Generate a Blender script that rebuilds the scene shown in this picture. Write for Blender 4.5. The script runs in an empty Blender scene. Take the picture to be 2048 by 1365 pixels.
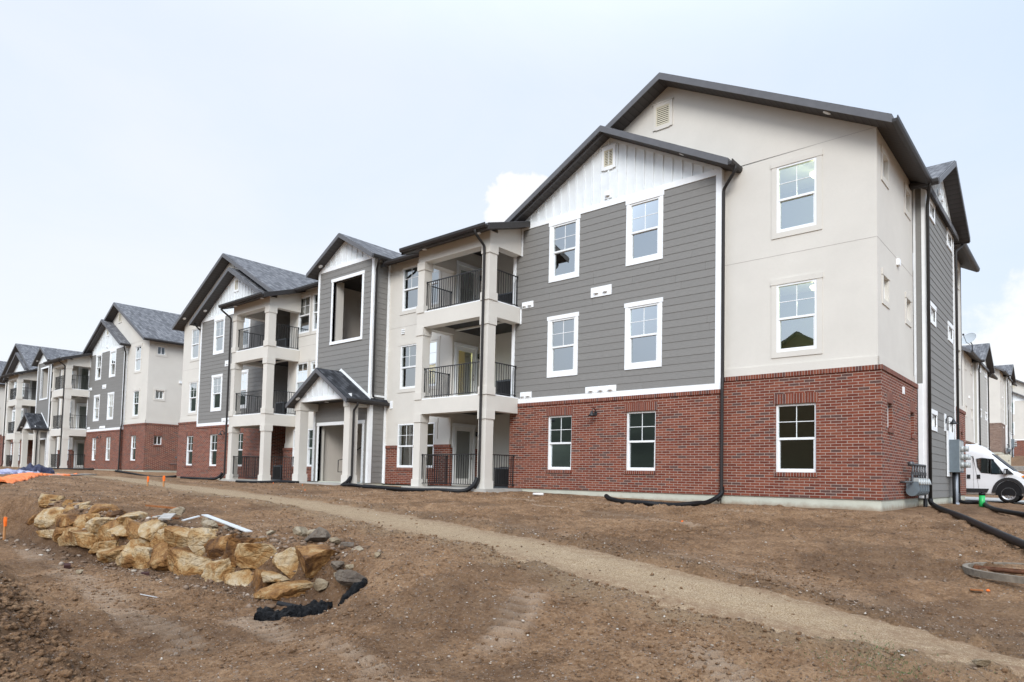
import bpy, bmesh, math, random
import numpy as np
from mathutils import Vector, Matrix
R = math.radians
random.seed(7)
rng = np.random.default_rng(7)
sc = bpy.context.scene
COL = sc.collection

# ------------------------------------------------------------------ nodes / materials
class NT:
    def __init__(s, nt): s.nt = nt
    def n(s, t, **kw):
        nd = s.nt.nodes.new('ShaderNode' + t)
        for k, v in kw.items():
            if k.startswith('p_'): setattr(nd, k[2:], v)
        for k, v in kw.items():
            if k.startswith('p_'): continue
            k2 = int(k[1:]) if k[0] == 'i' and k[1:].isdigit() else k.replace('_', ' ')
            sock = nd.inputs[k2]
            if isinstance(v, bpy.types.NodeSocket): s.nt.links.new(v, sock)
            else: sock.default_value = v
        return nd
    def math(s, op, a, b=0.0, c=0.0, clamp=False):
        nd = s.n('Math', p_operation=op, p_use_clamp=clamp, i0=a, i1=b, i2=c)
        return nd.outputs[0]
    def mix(s, f, a, b, mode='MIX'):
        nd = s.nt.nodes.new('ShaderNodeMix'); nd.data_type = 'RGBA'; nd.blend_type = mode
        for i, v in ((0, f), (6, a), (7, b)):
            if isinstance(v, bpy.types.NodeSocket): s.nt.links.new(v, nd.inputs[i])
            elif i == 0: nd.inputs[0].default_value = v
            else: nd.inputs[i].default_value = c4(v)
        return nd.outputs[2]
    def ramp(s, f, stops, interp='LINEAR'):
        nd = s.nt.nodes.new('ShaderNodeValToRGB'); nd.color_ramp.interpolation = interp
        el = nd.color_ramp.elements
        while len(el) < len(stops): el.new(0.5)
        for e, (p, c) in zip(el, stops): e.position = p; e.color = c4(c)
        s.nt.links.new(f, nd.inputs[0]); return nd.outputs[0]
    def noise(s, vec, scale, detail=4, rough=.55, dist=0.0, out=0):
        nd = s.n('TexNoise', Scale=scale, Detail=detail, Roughness=rough, Distortion=dist)
        if vec is not None: s.nt.links.new(vec, nd.inputs['Vector'])
        return nd.outputs[out]

def c4(c):
    if isinstance(c, (int, float)): return (c, c, c, 1)
    return tuple(c) if len(c) == 4 else (c[0], c[1], c[2], 1)

def new_mat(name, col=(.5, .5, .5), rough=.7, metal=0.0, spec=.4):
    m = bpy.data.materials.new(name); m.use_nodes = True
    nt = m.node_tree; b = nt.nodes['Principled BSDF']
    b.inputs['Base Color'].default_value = c4(col)
    b.inputs['Roughness'].default_value = rough
    b.inputs['Metallic'].default_value = metal
    b.inputs['Specular IOR Level'].default_value = spec
    return m, NT(nt), b

def link(t, out, b, name): t.nt.links.new(out, b.inputs[name])
def uvv(t): return t.n('UVMap').outputs[0]
def objv(t): return t.n('TexCoord').outputs['Object']
def bump(t, b, h, strength=.5, dist=.01):
    nd = t.n('Bump', Strength=strength, Distance=dist, Height=h)
    t.nt.links.new(nd.outputs[0], b.inputs['Normal'])

M = {}
def simple(name, col, rough=.6, metal=0.0, spec=.4, var=.12, scale=6.0, bmp=0.0, bscale=60):
    m, t, b = new_mat(name, col, rough, metal, spec)
    v = objv(t)
    f = t.noise(v, scale, 5, .6)
    lo = tuple(x * (1 - var) for x in col); hi = tuple(min(1, x * (1 + var)) for x in col)
    link(t, t.ramp(f, [(.3, lo), (.7, hi)]), b, 'Base Color')
    if bmp: bump(t, b, t.noise(v, bscale, 4, .6), bmp, .01)
    M[name] = m
    return m

def brick_mat(name, reds, dark, mortar, soldier=False, bw=.245, rh=.0677):
    m, t, b = new_mat(name, (.2, .06, .04), .85, 0, .25)
    v = uvv(t)
    wob = t.n('VectorMath', p_operation='SCALE', i0=t.n('VectorMath', p_operation='SUBTRACT', i0=t.noise(v, 9, 2, .5, out=1), i1=(.5, .5, .5)).outputs[0], Scale=.007).outputs[0]
    v2 = t.n('VectorMath', p_operation='ADD', i0=v, i1=wob).outputs[0]
    w, h = (bw, rh) if not soldier else (.0677, 5.0)
    nd = t.n('TexBrick', Vector=v2, Scale=1.0, Brick_Width=w, Row_Height=h, Mortar_Size=.0064, Mortar_Smooth=.2, Bias=0.0,
             Color1=(0, 0, 0, 1), Color2=(1, 1, 1, 1), Mortar=(.5, .5, .5, 1), p_offset=0.0 if soldier else .5)
    tint = nd.outputs['Color']; fac = nd.outputs['Fac']
    base = t.ramp(tint, [(0.0, dark), (.10, dark), (.16, reds[0]), (.45, reds[1]), (.75, reds[2]), (1.0, reds[0])])
    big = t.noise(v, 1.1, 4, .6)
    base = t.mix(t.math('MULTIPLY', big, .35), base, tuple(x * .62 for x in reds[1]))
    fine = t.noise(v, 55, 3, .7)
    base = t.mix(t.math('MULTIPLY', t.math('SUBTRACT', fine, .42, clamp=True), 1.4, clamp=True), base, tuple(min(1, x * .55) for x in reds[1]))
    # pale mortar haze left on the faces
    ef = t.math('MULTIPLY', t.math('SUBTRACT', t.noise(v, 14, 5, .75), .57, clamp=True), 3.2, clamp=True)
    base = t.mix(t.math('MULTIPLY', ef, .4), base, (.45, .36, .32))
    mort = t.mix(t.noise(v, 3.0, 3, .6), tuple(x * .72 for x in mortar), mortar)
    col = t.mix(fac, base, mort)
    link(t, col, b, 'Base Color')
    h = t.math('ADD', t.math('SUBTRACT', 1.0, fac), t.math('MULTIPLY', fine, .25))
    bump(t, b, h, .7, .006)
    M[name] = m
REDS = [(.220, .054, .029), (.140, .034, .020), (.270, .086, .048)]
brick_mat('red_brick', REDS, (.105, .060, .052), (.47, .385, .32))
brick_mat('red_brick_soldier', REDS, (.10, .05, .045), (.40, .33, .28), True)
BR2 = [(.24, .155, .115), (.19, .115, .085), (.30, .215, .165)]
brick_mat('brown_brick', BR2, (.16, .11, .09), (.42, .36, .31))
brick_mat('brown_brick_soldier', BR2, (.15, .10, .08), (.42, .36, .31), True)

def stucco_mat(name, col):
    m, t, b = new_mat(name, col, .9, 0, .2)
    v = objv(t)
    f = t.noise(v, .7, 5, .6)
    c = t.ramp(f, [(.25, tuple(x * .93 for x in col)), (.75, tuple(min(1, x * 1.05) for x in col))])
    f2 = t.noise(v, 16, 4, .7)
    c = t.mix(t.math('MULTIPLY', f2, .26), c, tuple(x * .80 for x in col))
    link(t, c, b, 'Base Color')
    h = t.math('ADD', t.noise(v, 150, 3, .7), t.math('MULTIPLY', t.noise(v, 28, 3, .6), .8))
    bump(t, b, h, .42, .006)
    M[name] = m
stucco_mat('stucco', (.648, .620, .562))
stucco_mat('stucco_hall', (.50, .46, .41))
def siding_mat(name, col):
    m, t, b = new_mat(name, col, .72, 0, .3)
    v = uvv(t)
    mp = t.n('Mapping', Vector=v, Scale=(1.2, 26, 1)).outputs[0]
    g = t.noise(mp, 5, 5, .65)
    rnd = t.n('NewGeometry').outputs['Random Per Island']
    c = t.ramp(g, [(.25, tuple(x * .76 for x in col)), (.75, tuple(x * 1.18 for x in col))])
    c = t.mix(t.math('MULTIPLY', rnd, .22), c, tuple(x * .72 for x in col))
    link(t, c, b, 'Base Color'); bump(t, b, g, .25, .004)
    M[name] = m
siding_mat('grey_siding', (.225, .219, .206))
siding_mat('pale_siding', (.48, .47, .43))
simple('white_trim', (.84, .86, .865), .5, 0, .4, .05, 3.0, .08, 90)
simple('vent_beige', (.62, .58, .46), .6, 0, .3, .03)
simple('white_vinyl', (.80, .82, .82), .35, 0, .5, .03)
simple('white_panel', (.74, .775, .785), .6, 0, .3, .06, 2.0, .12, 70)
simple('fascia', (.108, .108, .114), .5, 0, .4, .1)
simple('gutter_metal', (.034, .031, .030), .45, 0, .3, .12)
simple('downspout_metal', (.026, .024, .023), .5, 0, .25, .12)
simple('black_metal', (.018, .018, .019), .4, 0, .5, .1)
simple('foundation', (.50, .51, .43), .9, 0, .2, .10, 1.6, .2, 40)
m, t, b = new_mat('foundation', (.5, .5, .43), .9, 0, .2)
v = objv(t); sz = t.n('SeparateXYZ', Vector=v).outputs['Z']
n_ = t.noise(v, 5, 6, .7)
mud = t.n('MapRange', p_interpolation_type='SMOOTHSTEP', Value=t.math('ADD', sz, t.math('MULTIPLY', n_, .22))); mud.inputs['From Min'].default_value = .02; mud.inputs['From Max'].default_value = -.14
c = t.ramp(t.noise(v, 1.6, 5, .6), [(.3, (.46, .47, .395)), (.7, (.55, .555, .47))])
c = t.mix(t.math('MULTIPLY', mud.outputs[0], .75), c, (.24, .16, .10))
link(t, c, b, 'Base Color'); bump(t, b, t.noise(v, 40, 4, .6), .2, .01); M['foundation'] = m
simple('patio_concrete', (.40, .385, .35), .9, 0, .2, .14, 2.2, .2, 30)
simple('concrete', (.37, .36, .335), .9, 0, .2, .18, 7, .3, 40)
stucco_mat('stucco_hall', (.60, .55, .49))
simple('interior_paint', (.20, .21, .19), .9, 0, .2, .04)
simple('warm_glow_paint', (.55, .40, .16), .9, 0, .2, .04)  # warm lamp glow put into the wall colour
simple('ceiling_paint', (.62, .61, .57), .9, 0, .2, .03)
simple('interior_floor', (.10, .08, .06), .6, 0, .3, .1)
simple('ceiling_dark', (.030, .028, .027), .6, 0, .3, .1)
simple('door_paint', (.74, .74, .71), .45, 0, .4, .03)
simple('chrome', (.45, .43, .40), .3, 1.0, .5, .05)
simple('utility_grey', (.125, .155, .175), .5, .0, .5, .10, 8)
simple('utility_light', (.42, .44, .43), .45, .2, .5, .08, 8)
simple('pipe_steel', (.10, .105, .11), .45, .5, .5, .25, 20)
simple('conduit_grey', (.28, .31, .35), .5, .2, .5, .06)
simple('condenser', (.075, .082, .09), .55, .1, .4, .1)
simple('drain_plastic', (.009, .009, .010), .5, 0, .22, .25, 6)
simple('pvc_white', (.8, .8, .78), .4, 0, .5, .04)
simple('green_plastic', (.02, .42, .10), .4, 0, .5, .06)
simple('stake_wood', (.40, .20, .085), .8, 0, .2, .25, 20)
simple('flag_orange', (.95, .17, .02), .6, 0, .3, .08)
simple('grey_board', (.34, .32, .29), .85, 0, .2, .2, 10, .3, 60)
simple('metal_strip', (.60, .62, .63), .4, .2, .5, .10, 6)
simple('rust_wood', (.26, .10, .035), .85, 0, .2, .35, 10, .3, 60)
simple('weathered_timber', (.19, .16, .125), .85, 0, .2, .3, 14, .4, 50)
simple('rusty_steel', (.13, .055, .028), .85, .2, .3, .5, 16, .4, 60)
simple('brown_brick_bit', (.055, .025, .022), .85, 0, .2, .25, 30, .3, 80)
simple('van_paint', (.74, .76, .78), .22, 0, .5, .02)
simple('van_black', (.014, .014, .015), .5, 0, .5, .2)
simple('tyre', (.012, .012, .012), .8, 0, .3, .25, 12, .3, 40)
simple('wheel_silver', (.48, .49, .50), .35, .7, .5, .06)
simple('amber', (.9, .28, .02), .25, 0, .5, .03)
simple('lamp_clear', (.62, .66, .68), .12, .2, .6, .05)
simple('dish_white', (.42, .45, .46), .4, .1, .5, .05)
simple('utility_cream', (.55, .52, .42), .7, 0, .3, .06)
simple('hill_scrub', (.035, .042, .028), .95, 0, .1, .5, .03)
simple('tan_wall', (.13, .10, .055), .9, 0, .2, .1)
simple('caulk', (.40, .37, .34), .9, 0, .2, .1)

# roof shingles
m, t, b = new_mat('shingle', (.1, .1, .1), .92, 0, .2)
v = uvv(t)
nd = t.n('TexBrick', Vector=v, Scale=1.0, Brick_Width=.26, Row_Height=.14, Mortar_Size=.006, Mortar_Smooth=.3,
         Color1=(0, 0, 0, 1), Color2=(1, 1, 1, 1), Mortar=(.1, .1, .1, 1))
base = t.ramp(nd.outputs['Color'], [(0, (.055, .056, .060)), (.4, (.115, .117, .125)), (.75, (.17, .172, .18)), (1, (.235, .235, .24))])
base = t.mix(t.math('MULTIPLY', t.noise(v, 1.3, 5, .7), .5), base, (.07, .071, .076))
base = t.mix(nd.outputs['Fac'], base, (.03, .03, .032))
base = t.mix(t.math('MULTIPLY', t.noise(v, 70, 3, .7), .35), base, (.25, .25, .26))
link(t, base, b, 'Base Color')
bump(t, b, t.math('ADD', t.math('MULTIPLY', nd.outputs['Fac'], -1.0), t.math('MULTIPLY', t.noise(v, 120, 2, .7), .5)), .7, .01)
M['shingle'] = m
m, t, b = new_mat('shingle_dark', (.05, .05, .055), .92, 0, .2)
v = uvv(t)
nd = t.n('TexBrick', Vector=v, Scale=1.0, Brick_Width=.26, Row_Height=.14, Mortar_Size=.006, Mortar_Smooth=.3,
         Color1=(0, 0, 0, 1), Color2=(1, 1, 1, 1), Mortar=(.1, .1, .1, 1))
base = t.ramp(nd.outputs['Color'], [(0, (.020, .021, .024)), (.5, (.040, .042, .047)), (1, (.075, .078, .085))])
base = t.mix(nd.outputs['Fac'], base, (.012, .012, .014))
link(t, base, b, 'Base Color')
bump(t, b, t.math('ADD', t.math('MULTIPLY', nd.outputs['Fac'], -1.0), t.math('MULTIPLY', t.noise(v, 120, 2, .7), .5)), .7, .01)
M['shingle_dark'] = m
# soffit with vent-board lines
m, t, b = new_mat('soffit', (.05, .047, .046), .6, 0, .3)
v = uvv(t)
wv = t.n('TexWave', Vector=v, Scale=1.9, Distortion=0, p_wave_type='BANDS', p_bands_direction='X', p_wave_profile='SAW').outputs['Fac']
link(t, t.ramp(wv, [(0, (.016, .015, .015)), (.12, (.062, .058, .057)), (1, (.075, .070, .069))]), b, 'Base Color')
bump(t, b, wv, .4, .01)
M['soffit'] = m
# glass
m = bpy.data.materials.new('window_glass'); m.use_nodes = True
nt = m.node_tree; nt.nodes.clear(); t = NT(nt)
fr = t.n('Fresnel', IOR=1.5).outputs[0]
fac = t.math('ADD', t.math('MULTIPLY', fr, 2.6), .24, clamp=True)
tr = t.n('BsdfTransparent', Color=(.50, .70, .62, 1)).outputs[0]
wn = t.noise(objv(t), 1.3, 2, .5)
bn = t.n('Bump', Strength=.06, Distance=.02, Height=wn).outputs[0]
gl = t.n('BsdfGlossy', Color=(.93, .97, .98, 1), Roughness=0.0, Normal=bn).outputs[0]
ms = t.n('MixShader', i0=fac, i1=tr, i2=gl).outputs[0]
t.n('OutputMaterial', Surface=ms)
M['window_glass'] = m
m = bpy.data.materials.new('lamp_glow'); m.use_nodes = True
b = m.node_tree.nodes['Principled BSDF']
b.inputs['Base Color'].default_value = (1, .9, .7, 1); b.inputs['Emission Color'].default_value = (1, .78, .42, 1); b.inputs['Emission Strength'].default_value = 5
M['lamp_glow'] = m

# boulders
def rock_mat(name, stops, rough=.75):
    m, t, b = new_mat(name, (.4, .3, .2), rough, 0, .35)
    v = objv(t)
    oi = t.n('ObjectInfo').outputs['Random']
    v = t.n('VectorMath', p_operation='ADD', i0=v, i1=t.n('CombineXYZ', X=t.math('MULTIPLY', oi, 37.0), Y=t.math('MULTIPLY', oi, 91.0), Z=0.0).outputs[0]).outputs[0]
    f = t.noise(v, 3.3, 8, .68, .6)
    f = t.math('ADD', f, t.math('MULTIPLY', t.math('SUBTRACT', oi, .5), .20))
    c = t.ramp(f, stops)
    f2 = t.noise(v, 22, 5, .7)
    c = t.mix(t.math('MULTIPLY', t.math('SUBTRACT', f2, .53, clamp=True), 2.6, clamp=True), c, (.085, .042, .018))
    g = t.n('NewGeometry')
    link(t, c, b, 'Base Color')
    vor = t.n('TexVoronoi', Vector=t.n('Mapping', Vector=v, Scale=(1, 1, 1.8)).outputs[0], Scale=6.0, p_feature='DISTANCE_TO_EDGE').outputs['Distance']
    vor = t.math('MINIMUM', vor, .12)
    bump(t, b, t.math('ADD', t.math('MULTIPLY', vor, 2.5), t.math('ADD', f2, t.math('MULTIPLY', t.noise(v, 70, 4, .7), .6))), 1.0, .035)
    M[name] = m
rock_mat('ochre_rock', [(.32, (.085, .037, .012)), (.42, (.21, .095, .024)), (.50, (.33, .175, .058)), (.58, (.43, .29, .14)), (.70, (.52, .42, .28))])
rock_mat('pale_rock', [(.3, (.20, .145, .085)), (.5, (.33, .26, .17)), (.7, (.42, .36, .27))], .85)
rock_mat('grey_rock', [(.3, (.09, .07, .055)), (.5, (.18, .145, .11)), (.7, (.28, .235, .185))], .95)

# ground
m, t, b = new_mat('dirt', (.2, .13, .09), .95, 0, .15)
v = objv(t)
f1 = t.noise(v, .35, 6, .62); f2 = t.noise(v, 3.0, 6, .66); f3 = t.noise(v, 24, 5, .7)
f = t.math('ADD', t.math('MULTIPLY', f1, .30), t.math('ADD', t.math('MULTIPLY', f2, .36), t.math('MULTIPLY', f3, .40)))
c = t.ramp(f, [(.39, (.094, .050, .024)), (.51, (.232, .134, .071)), (.64, (.372, .236, .135))])
at = t.n('Attribute', p_attribute_name='dry').outputs['Fac']
c = t.mix(t.math('MULTIPLY', at, t.math('ADD', .45, t.math('MULTIPLY', f2, .7)), clamp=True), c, (.37, .265, .18))
att2 = t.n('Attribute', p_attribute_name='dark_soil').outputs['Fac']
c = t.mix(t.math('MULTIPLY', att2, .85), c, (.090, .052, .030))  # mask blends the dirt towards a darker brown
at3 = t.n('Attribute', p_attribute_name='sand').outputs['Fac']
c = t.mix(t.math('MULTIPLY', at3, t.math('ADD', .15, f3), clamp=True), c, (.30, .215, .13))
vo = t.n('TexVoronoi', Vector=v, Scale=26.0, p_feature='F1')
pick = t.math('GREATER_THAN', t.n('SeparateColor', i0=vo.outputs['Color']).outputs[0], .55)
thr = t.math('MULTIPLY', t.n('SeparateColor', i0=vo.outputs['Color']).outputs[1], .42)
dot = t.math('MULTIPLY', pick, t.math('LESS_THAN', vo.outputs['Distance'], thr))
pc = t.ramp(t.n('SeparateColor', i0=vo.outputs['Color']).outputs[2], [(0, (.09, .06, .042)), (.45, (.17, .125, .09)), (.8, (.25, .195, .15)), (1, (.40, .34, .28))])
c = t.mix(t.math('MULTIPLY', dot, .6), c, pc)
vo2 = t.n('TexVoronoi', Vector=v, Scale=75.0, p_feature='F1')
sc2 = t.n('SeparateColor', i0=vo2.outputs['Color'])
dot2 = t.math('MULTIPLY', t.math('GREATER_THAN', sc2.outputs[0], .6), t.math('LESS_THAN', vo2.outputs['Distance'], t.math('MULTIPLY', sc2.outputs[1], .5)))
c = t.mix(t.math('MULTIPLY', dot2, .6), c, t.ramp(sc2.outputs[2], [(0, (.07, .05, .04)), (.5, (.22, .17, .14)), (1, (.42, .37, .33))]))
link(t, c, b, 'Base Color')
h = t.math('ADD', t.math('MULTIPLY', f3, .8), t.math('ADD', t.math('MULTIPLY', dot, .35), t.math('ADD', t.math('MULTIPLY', f2, .8), t.math('MULTIPLY', t.noise(v, 90, 3, .7), .5))))
bump(t, b, h, 1.0, .05)
M['dirt'] = m
m, t, b = new_mat('sand_gravel', (.36, .26, .15), .95, 0, .15)
v = objv(t)
vo = t.n('TexVoronoi', Vector=v, Scale=120.0, p_feature='F1')
pc = t.ramp(t.n('SeparateColor', i0=vo.outputs['Color']).outputs[1], [(0, (.16, .105, .06)), (.4, (.30, .215, .13)), (.75, (.39, .295, .19)), (1, (.50, .41, .30))])
c = t.mix(t.math('MULTIPLY', t.noise(v, 1.2, 6, .65), .5), pc, (.28, .20, .115))
c = t.mix(t.math('MULTIPLY', t.math('SUBTRACT', t.noise(v, 6, 5, .7), .50, clamp=True), 2.4, clamp=True), c, (.20, .13, .08))
eg = t.n('Attribute', p_attribute_name='edge').outputs['Fac']
c = t.mix(t.math('MULTIPLY', eg, t.math('MULTIPLY', t.math('SUBTRACT', t.noise(v, 9, 6, .75), .36, clamp=True), 4.0), clamp=True), c, (.20, .125, .075))
link(t, c, b, 'Base Color')
bump(t, b, t.math('ADD', t.math('MULTIPLY', vo.outputs['Distance'], -.7), t.noise(v, 20, 4, .7)), .7, .014)
M['sand_gravel'] = m
def sheet_mat(name, col, rough, bscale, bstr, hi=None):
    m, t, b = new_mat(name, col, rough, 0, .5)
    v = objv(t)
    f = t.noise(v, bscale, 5, .65, 1.2)
    link(t, t.ramp(f, [(.3, tuple(x * .75 for x in col)), (.7, hi or tuple(min(1, x * 1.15) for x in col))]), b, 'Base Color')
    bump(t, b, f, bstr, .05); M[name] = m
sheet_mat('black_plastic', (.003, .003, .0035), .13, 26, 1.0)
M['black_plastic'].node_tree.nodes['Principled BSDF'].inputs['Specular IOR Level'].default_value = .22
sheet_mat('orange_tarp', (.88, .19, .028), .5, 5, .6)
sheet_mat('blue_tarp', (.13, .14, .32), .5, 3, .7, (.50, .50, .58))
sheet_mat('navy_tarp', (.012, .014, .05), .45, 7, .6)
def stones_mat(name):
    m, t, b = new_mat(name, (.2, .17, .14), .9, 0, .2)
    rnd = t.n('NewGeometry').outputs['Random Per Island']
    link(t, t.ramp(rnd, [(0, (.085, .053, .033)), (.45, (.16, .105, .068)), (.72, (.215, .16, .118)), (.90, (.30, .24, .19)), (.97, (.42, .37, .31)), (1, (.52, .48, .42))]), b, 'Base Color')
    bump(t, b, t.noise(objv(t), 90, 3, .7), .5, .01); M[name] = m
stones_mat('small_stones')

# ------------------------------------------------------------------ mesh helpers
ID = lambda u, d, z: (u, d, z)
class MB:
    def __init__(s, tf=None):
        s.v = []; s.f = []; s.tf = tf or ID; s.smooth = []
    def add(s, vs, fs, smooth=False):
        o = len(s.v)
        s.v += [s.tf(*p) for p in vs]
        for f in fs: s.f.append([o + i for i in f]); s.smooth.append(smooth)
        return s
    def box(s, u0, u1, d0, d1, z0, z1):
        vs = [(u, d, z) for u in (u0, u1) for d in (d0, d1) for z in (z0, z1)]
        return s.add(vs, [(0, 1, 3, 2), (4, 6, 7, 5), (0, 4, 5, 1), (2, 3, 7, 6), (0, 2, 6, 4), (1, 5, 7, 3)])
    def prism(s, poly, d0, d1):           # poly of (u, z), extruded along d
        n = len(poly)
        vs = [(u, d0, z) for u, z in poly] + [(u, d1, z) for u, z in poly]
        return s.add(vs, [tuple(range(n)), tuple(range(2 * n - 1, n - 1, -1))] + [(i, (i + 1) % n, n + (i + 1) % n, n + i) for i in range(n)])
    def prism_u(s, poly, u0, u1):         # poly of (d, z), extruded along u
        n = len(poly)
        vs = [(u0, d, z) for d, z in poly] + [(u1, d, z) for d, z in poly]
        return s.add(vs, [tuple(range(n)), tuple(range(2 * n - 1, n - 1, -1))] + [(i, (i + 1) % n, n + (i + 1) % n, n + i) for i in range(n)])
    def hexa(s, a, b):                    # two quads of 3D points
        return s.add(list(a) + list(b), [(0, 1, 2, 3), (7, 6, 5, 4), (0, 4, 5, 1), (1, 5, 6, 2), (2, 6, 7, 3), (3, 7, 4, 0)])
    def tube(s, pts, r, n=8, cap=True, radii=None):
        pts = [Vector(p) for p in pts]; vs = []; fs = []
        up = Vector((0, 0, 1)); prev = None
        for i, p in enumerate(pts):
            a = pts[max(0, i - 1)]; c = pts[min(len(pts) - 1, i + 1)]
            tdir = (c - a).normalized()
            if prev is None:
                ref = up if abs(tdir.z) < .9 else Vector((1, 0, 0))
                x = tdir.cross(ref).normalized()
            else:
                x = (prev - tdir * prev.dot(tdir)).normalized()
            prev = x; y = tdir.cross(x)
            rr = radii[i] if radii else r
            for k in range(n):
                q = 2 * math.pi * k / n
                vs.append(tuple(p + x * (rr * math.cos(q)) + y * (rr * math.sin(q))))
        for i in range(len(pts) - 1):
            for k in range(n):
                fs.append((i * n + k, i * n + (k + 1) % n, (i + 1) * n + (k + 1) % n, (i + 1) * n + k))
        if cap:
            fs.append(tuple(range(n))); L = (len(pts) - 1) * n
            fs.append(tuple(range(L + n - 1, L - 1, -1)))
        o = len(s.f); s.add(vs, fs, True)
        if cap: s.smooth[-1] = s.smooth[-2] = False
        return s
    def cyl(s, a, b, r, n=12, r2=None): return s.tube([a, b], r, n, True, [r, r if r2 is None else r2])
    def lathe(s, prof, c, n=16):
        vs = []; fs = []
        for r_, z in prof:
            for k in range(n):
                q = 2 * math.pi * k / n; vs.append((c[0] + r_ * math.cos(q), c[1] + r_ * math.sin(q), c[2] + z))
        for i in range(len(prof) - 1):
            for k in range(n): fs.append((i * n + k, i * n + (k + 1) % n, (i + 1) * n + (k + 1) % n, (i + 1) * n + k))
        return s.add(vs, fs, True)
    def wall(s, u0, u1, z0, z1, d0, d1, holes=()):
        holes = [h for h in holes if h[1] > u0 and h[0] < u1 and h[3] > z0 and h[2] < z1]
        zs = sorted({z0, z1} | {min(max(z, z0), z1) for h in holes for z in h[2:4]})
        for a, b_ in zip(zs, zs[1:]):
            cur = u0
            for h in sorted(h for h in holes if h[2] < b_ - 1e-6 and h[3] > a + 1e-6):
                if h[0] > cur: s.box(cur, h[0], d0, d1, a, b_)
                cur = max(cur, h[1])
            if cur < u1: s.box(cur, u1, d0, d1, a, b_)
        return s
    def mesh(s, name, mat, swap=False, bevel=0):
        me = bpy.data.meshes.new(name)
        me.from_pydata(s.v, [], s.f); me.update()
        bm = bmesh.new(); bm.from_mesh(me)
        bmesh.ops.recalc_face_normals(bm, faces=bm.faces)
        bm.to_mesh(me); bm.free()
        if me.polygons:
            me.polygons.foreach_set('use_smooth', s.smooth)
        uvl = me.uv_layers.new(name='UVMap')
        nl = len(me.loops)
        vi = np.empty(nl, np.int32); me.loops.foreach_get('vertex_index', vi)
        co = np.empty(len(me.vertices) * 3, np.float32); me.vertices.foreach_get('co', co); co = co.reshape(-1, 3)[vi]
        npol = len(me.polygons)
        nrm = np.empty(npol * 3, np.float32); me.polygons.foreach_get('normal', nrm); nrm = nrm.reshape(-1, 3)
        lt = np.empty(npol, np.int32); me.polygons.foreach_get('loop_total', lt)
        an = np.abs(np.repeat(nrm, lt, axis=0))
        ax = np.argmax(an - np.array([0, 0, 1e-4]), axis=1)
        uv = np.where((ax == 0)[:, None], co[:, [1, 2]], np.where((ax == 1)[:, None], co[:, [0, 2]], co[:, [0, 1]]))
        if swap: uv = uv[:, ::-1]
        uvl.data.foreach_set('uv', np.ascontiguousarray(uv, np.float32).ravel())
        me.materials.append(M[mat] if isinstance(mat, str) else mat)
        return me
    def part(s):
        s.cuts = getattr(s, 'cuts', []) + [(len(s.v), len(s.f))]; return s
    def build_each(s, name, mat, parent=None, swap=False):
        c = [(0, 0)] + getattr(s, 'cuts', []) + [(len(s.v), len(s.f))]; out = []
        for (v0, f0), (v1, f1) in zip(c, c[1:]):
            if f1 <= f0: continue
            q = MB(); q.v = s.v[v0:v1]; q.f = [[i - v0 for i in f] for f in s.f[f0:f1]]; q.smooth = s.smooth[f0:f1]
            out.append(q.build(name, mat, parent, swap))
        return out
    def boxes(s, *bs):
        for b_ in bs: s.box(*b_).part()
        return s
    def build(s, name, mat, parent=None, swap=False, bevel=0):
        o = bpy.data.objects.new(name, s.mesh(name, mat, swap)); COL.objects.link(o)
        if parent: o.parent = parent
        if bevel:
            md = o.modifiers.new('bevel', 'BEVEL'); md.width = bevel; md.segments = 2; md.limit_method = 'ANGLE'; md.angle_limit = R(40)
        return o

def empty(name, loc=(0, 0, 0), rz=0):
    o = bpy.data.objects.new(name, None); COL.objects.link(o)
    o.location = loc; o.rotation_euler = (0, 0, rz); o.empty_display_size = .3
    return o
def tag(o, label=None, cat=None, group=None, kind=None):
    if label: o['label'] = label
    if cat: o['category'] = cat
    if group: o['group'] = group
    if kind: o['kind'] = kind
    return o
def front(yf): return lambda u, d, z: (u, yf - d, z)
def right(xf): return lambda u, d, z: (xf + d, u, z)

# ------------------------------------------------------------------ apartment building
S = .535
def YR(u, d, z): return (u, d, z)          # ridge runs along y
def XR(u, d, z): return (d, u, z)          # ridge runs along x

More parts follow.
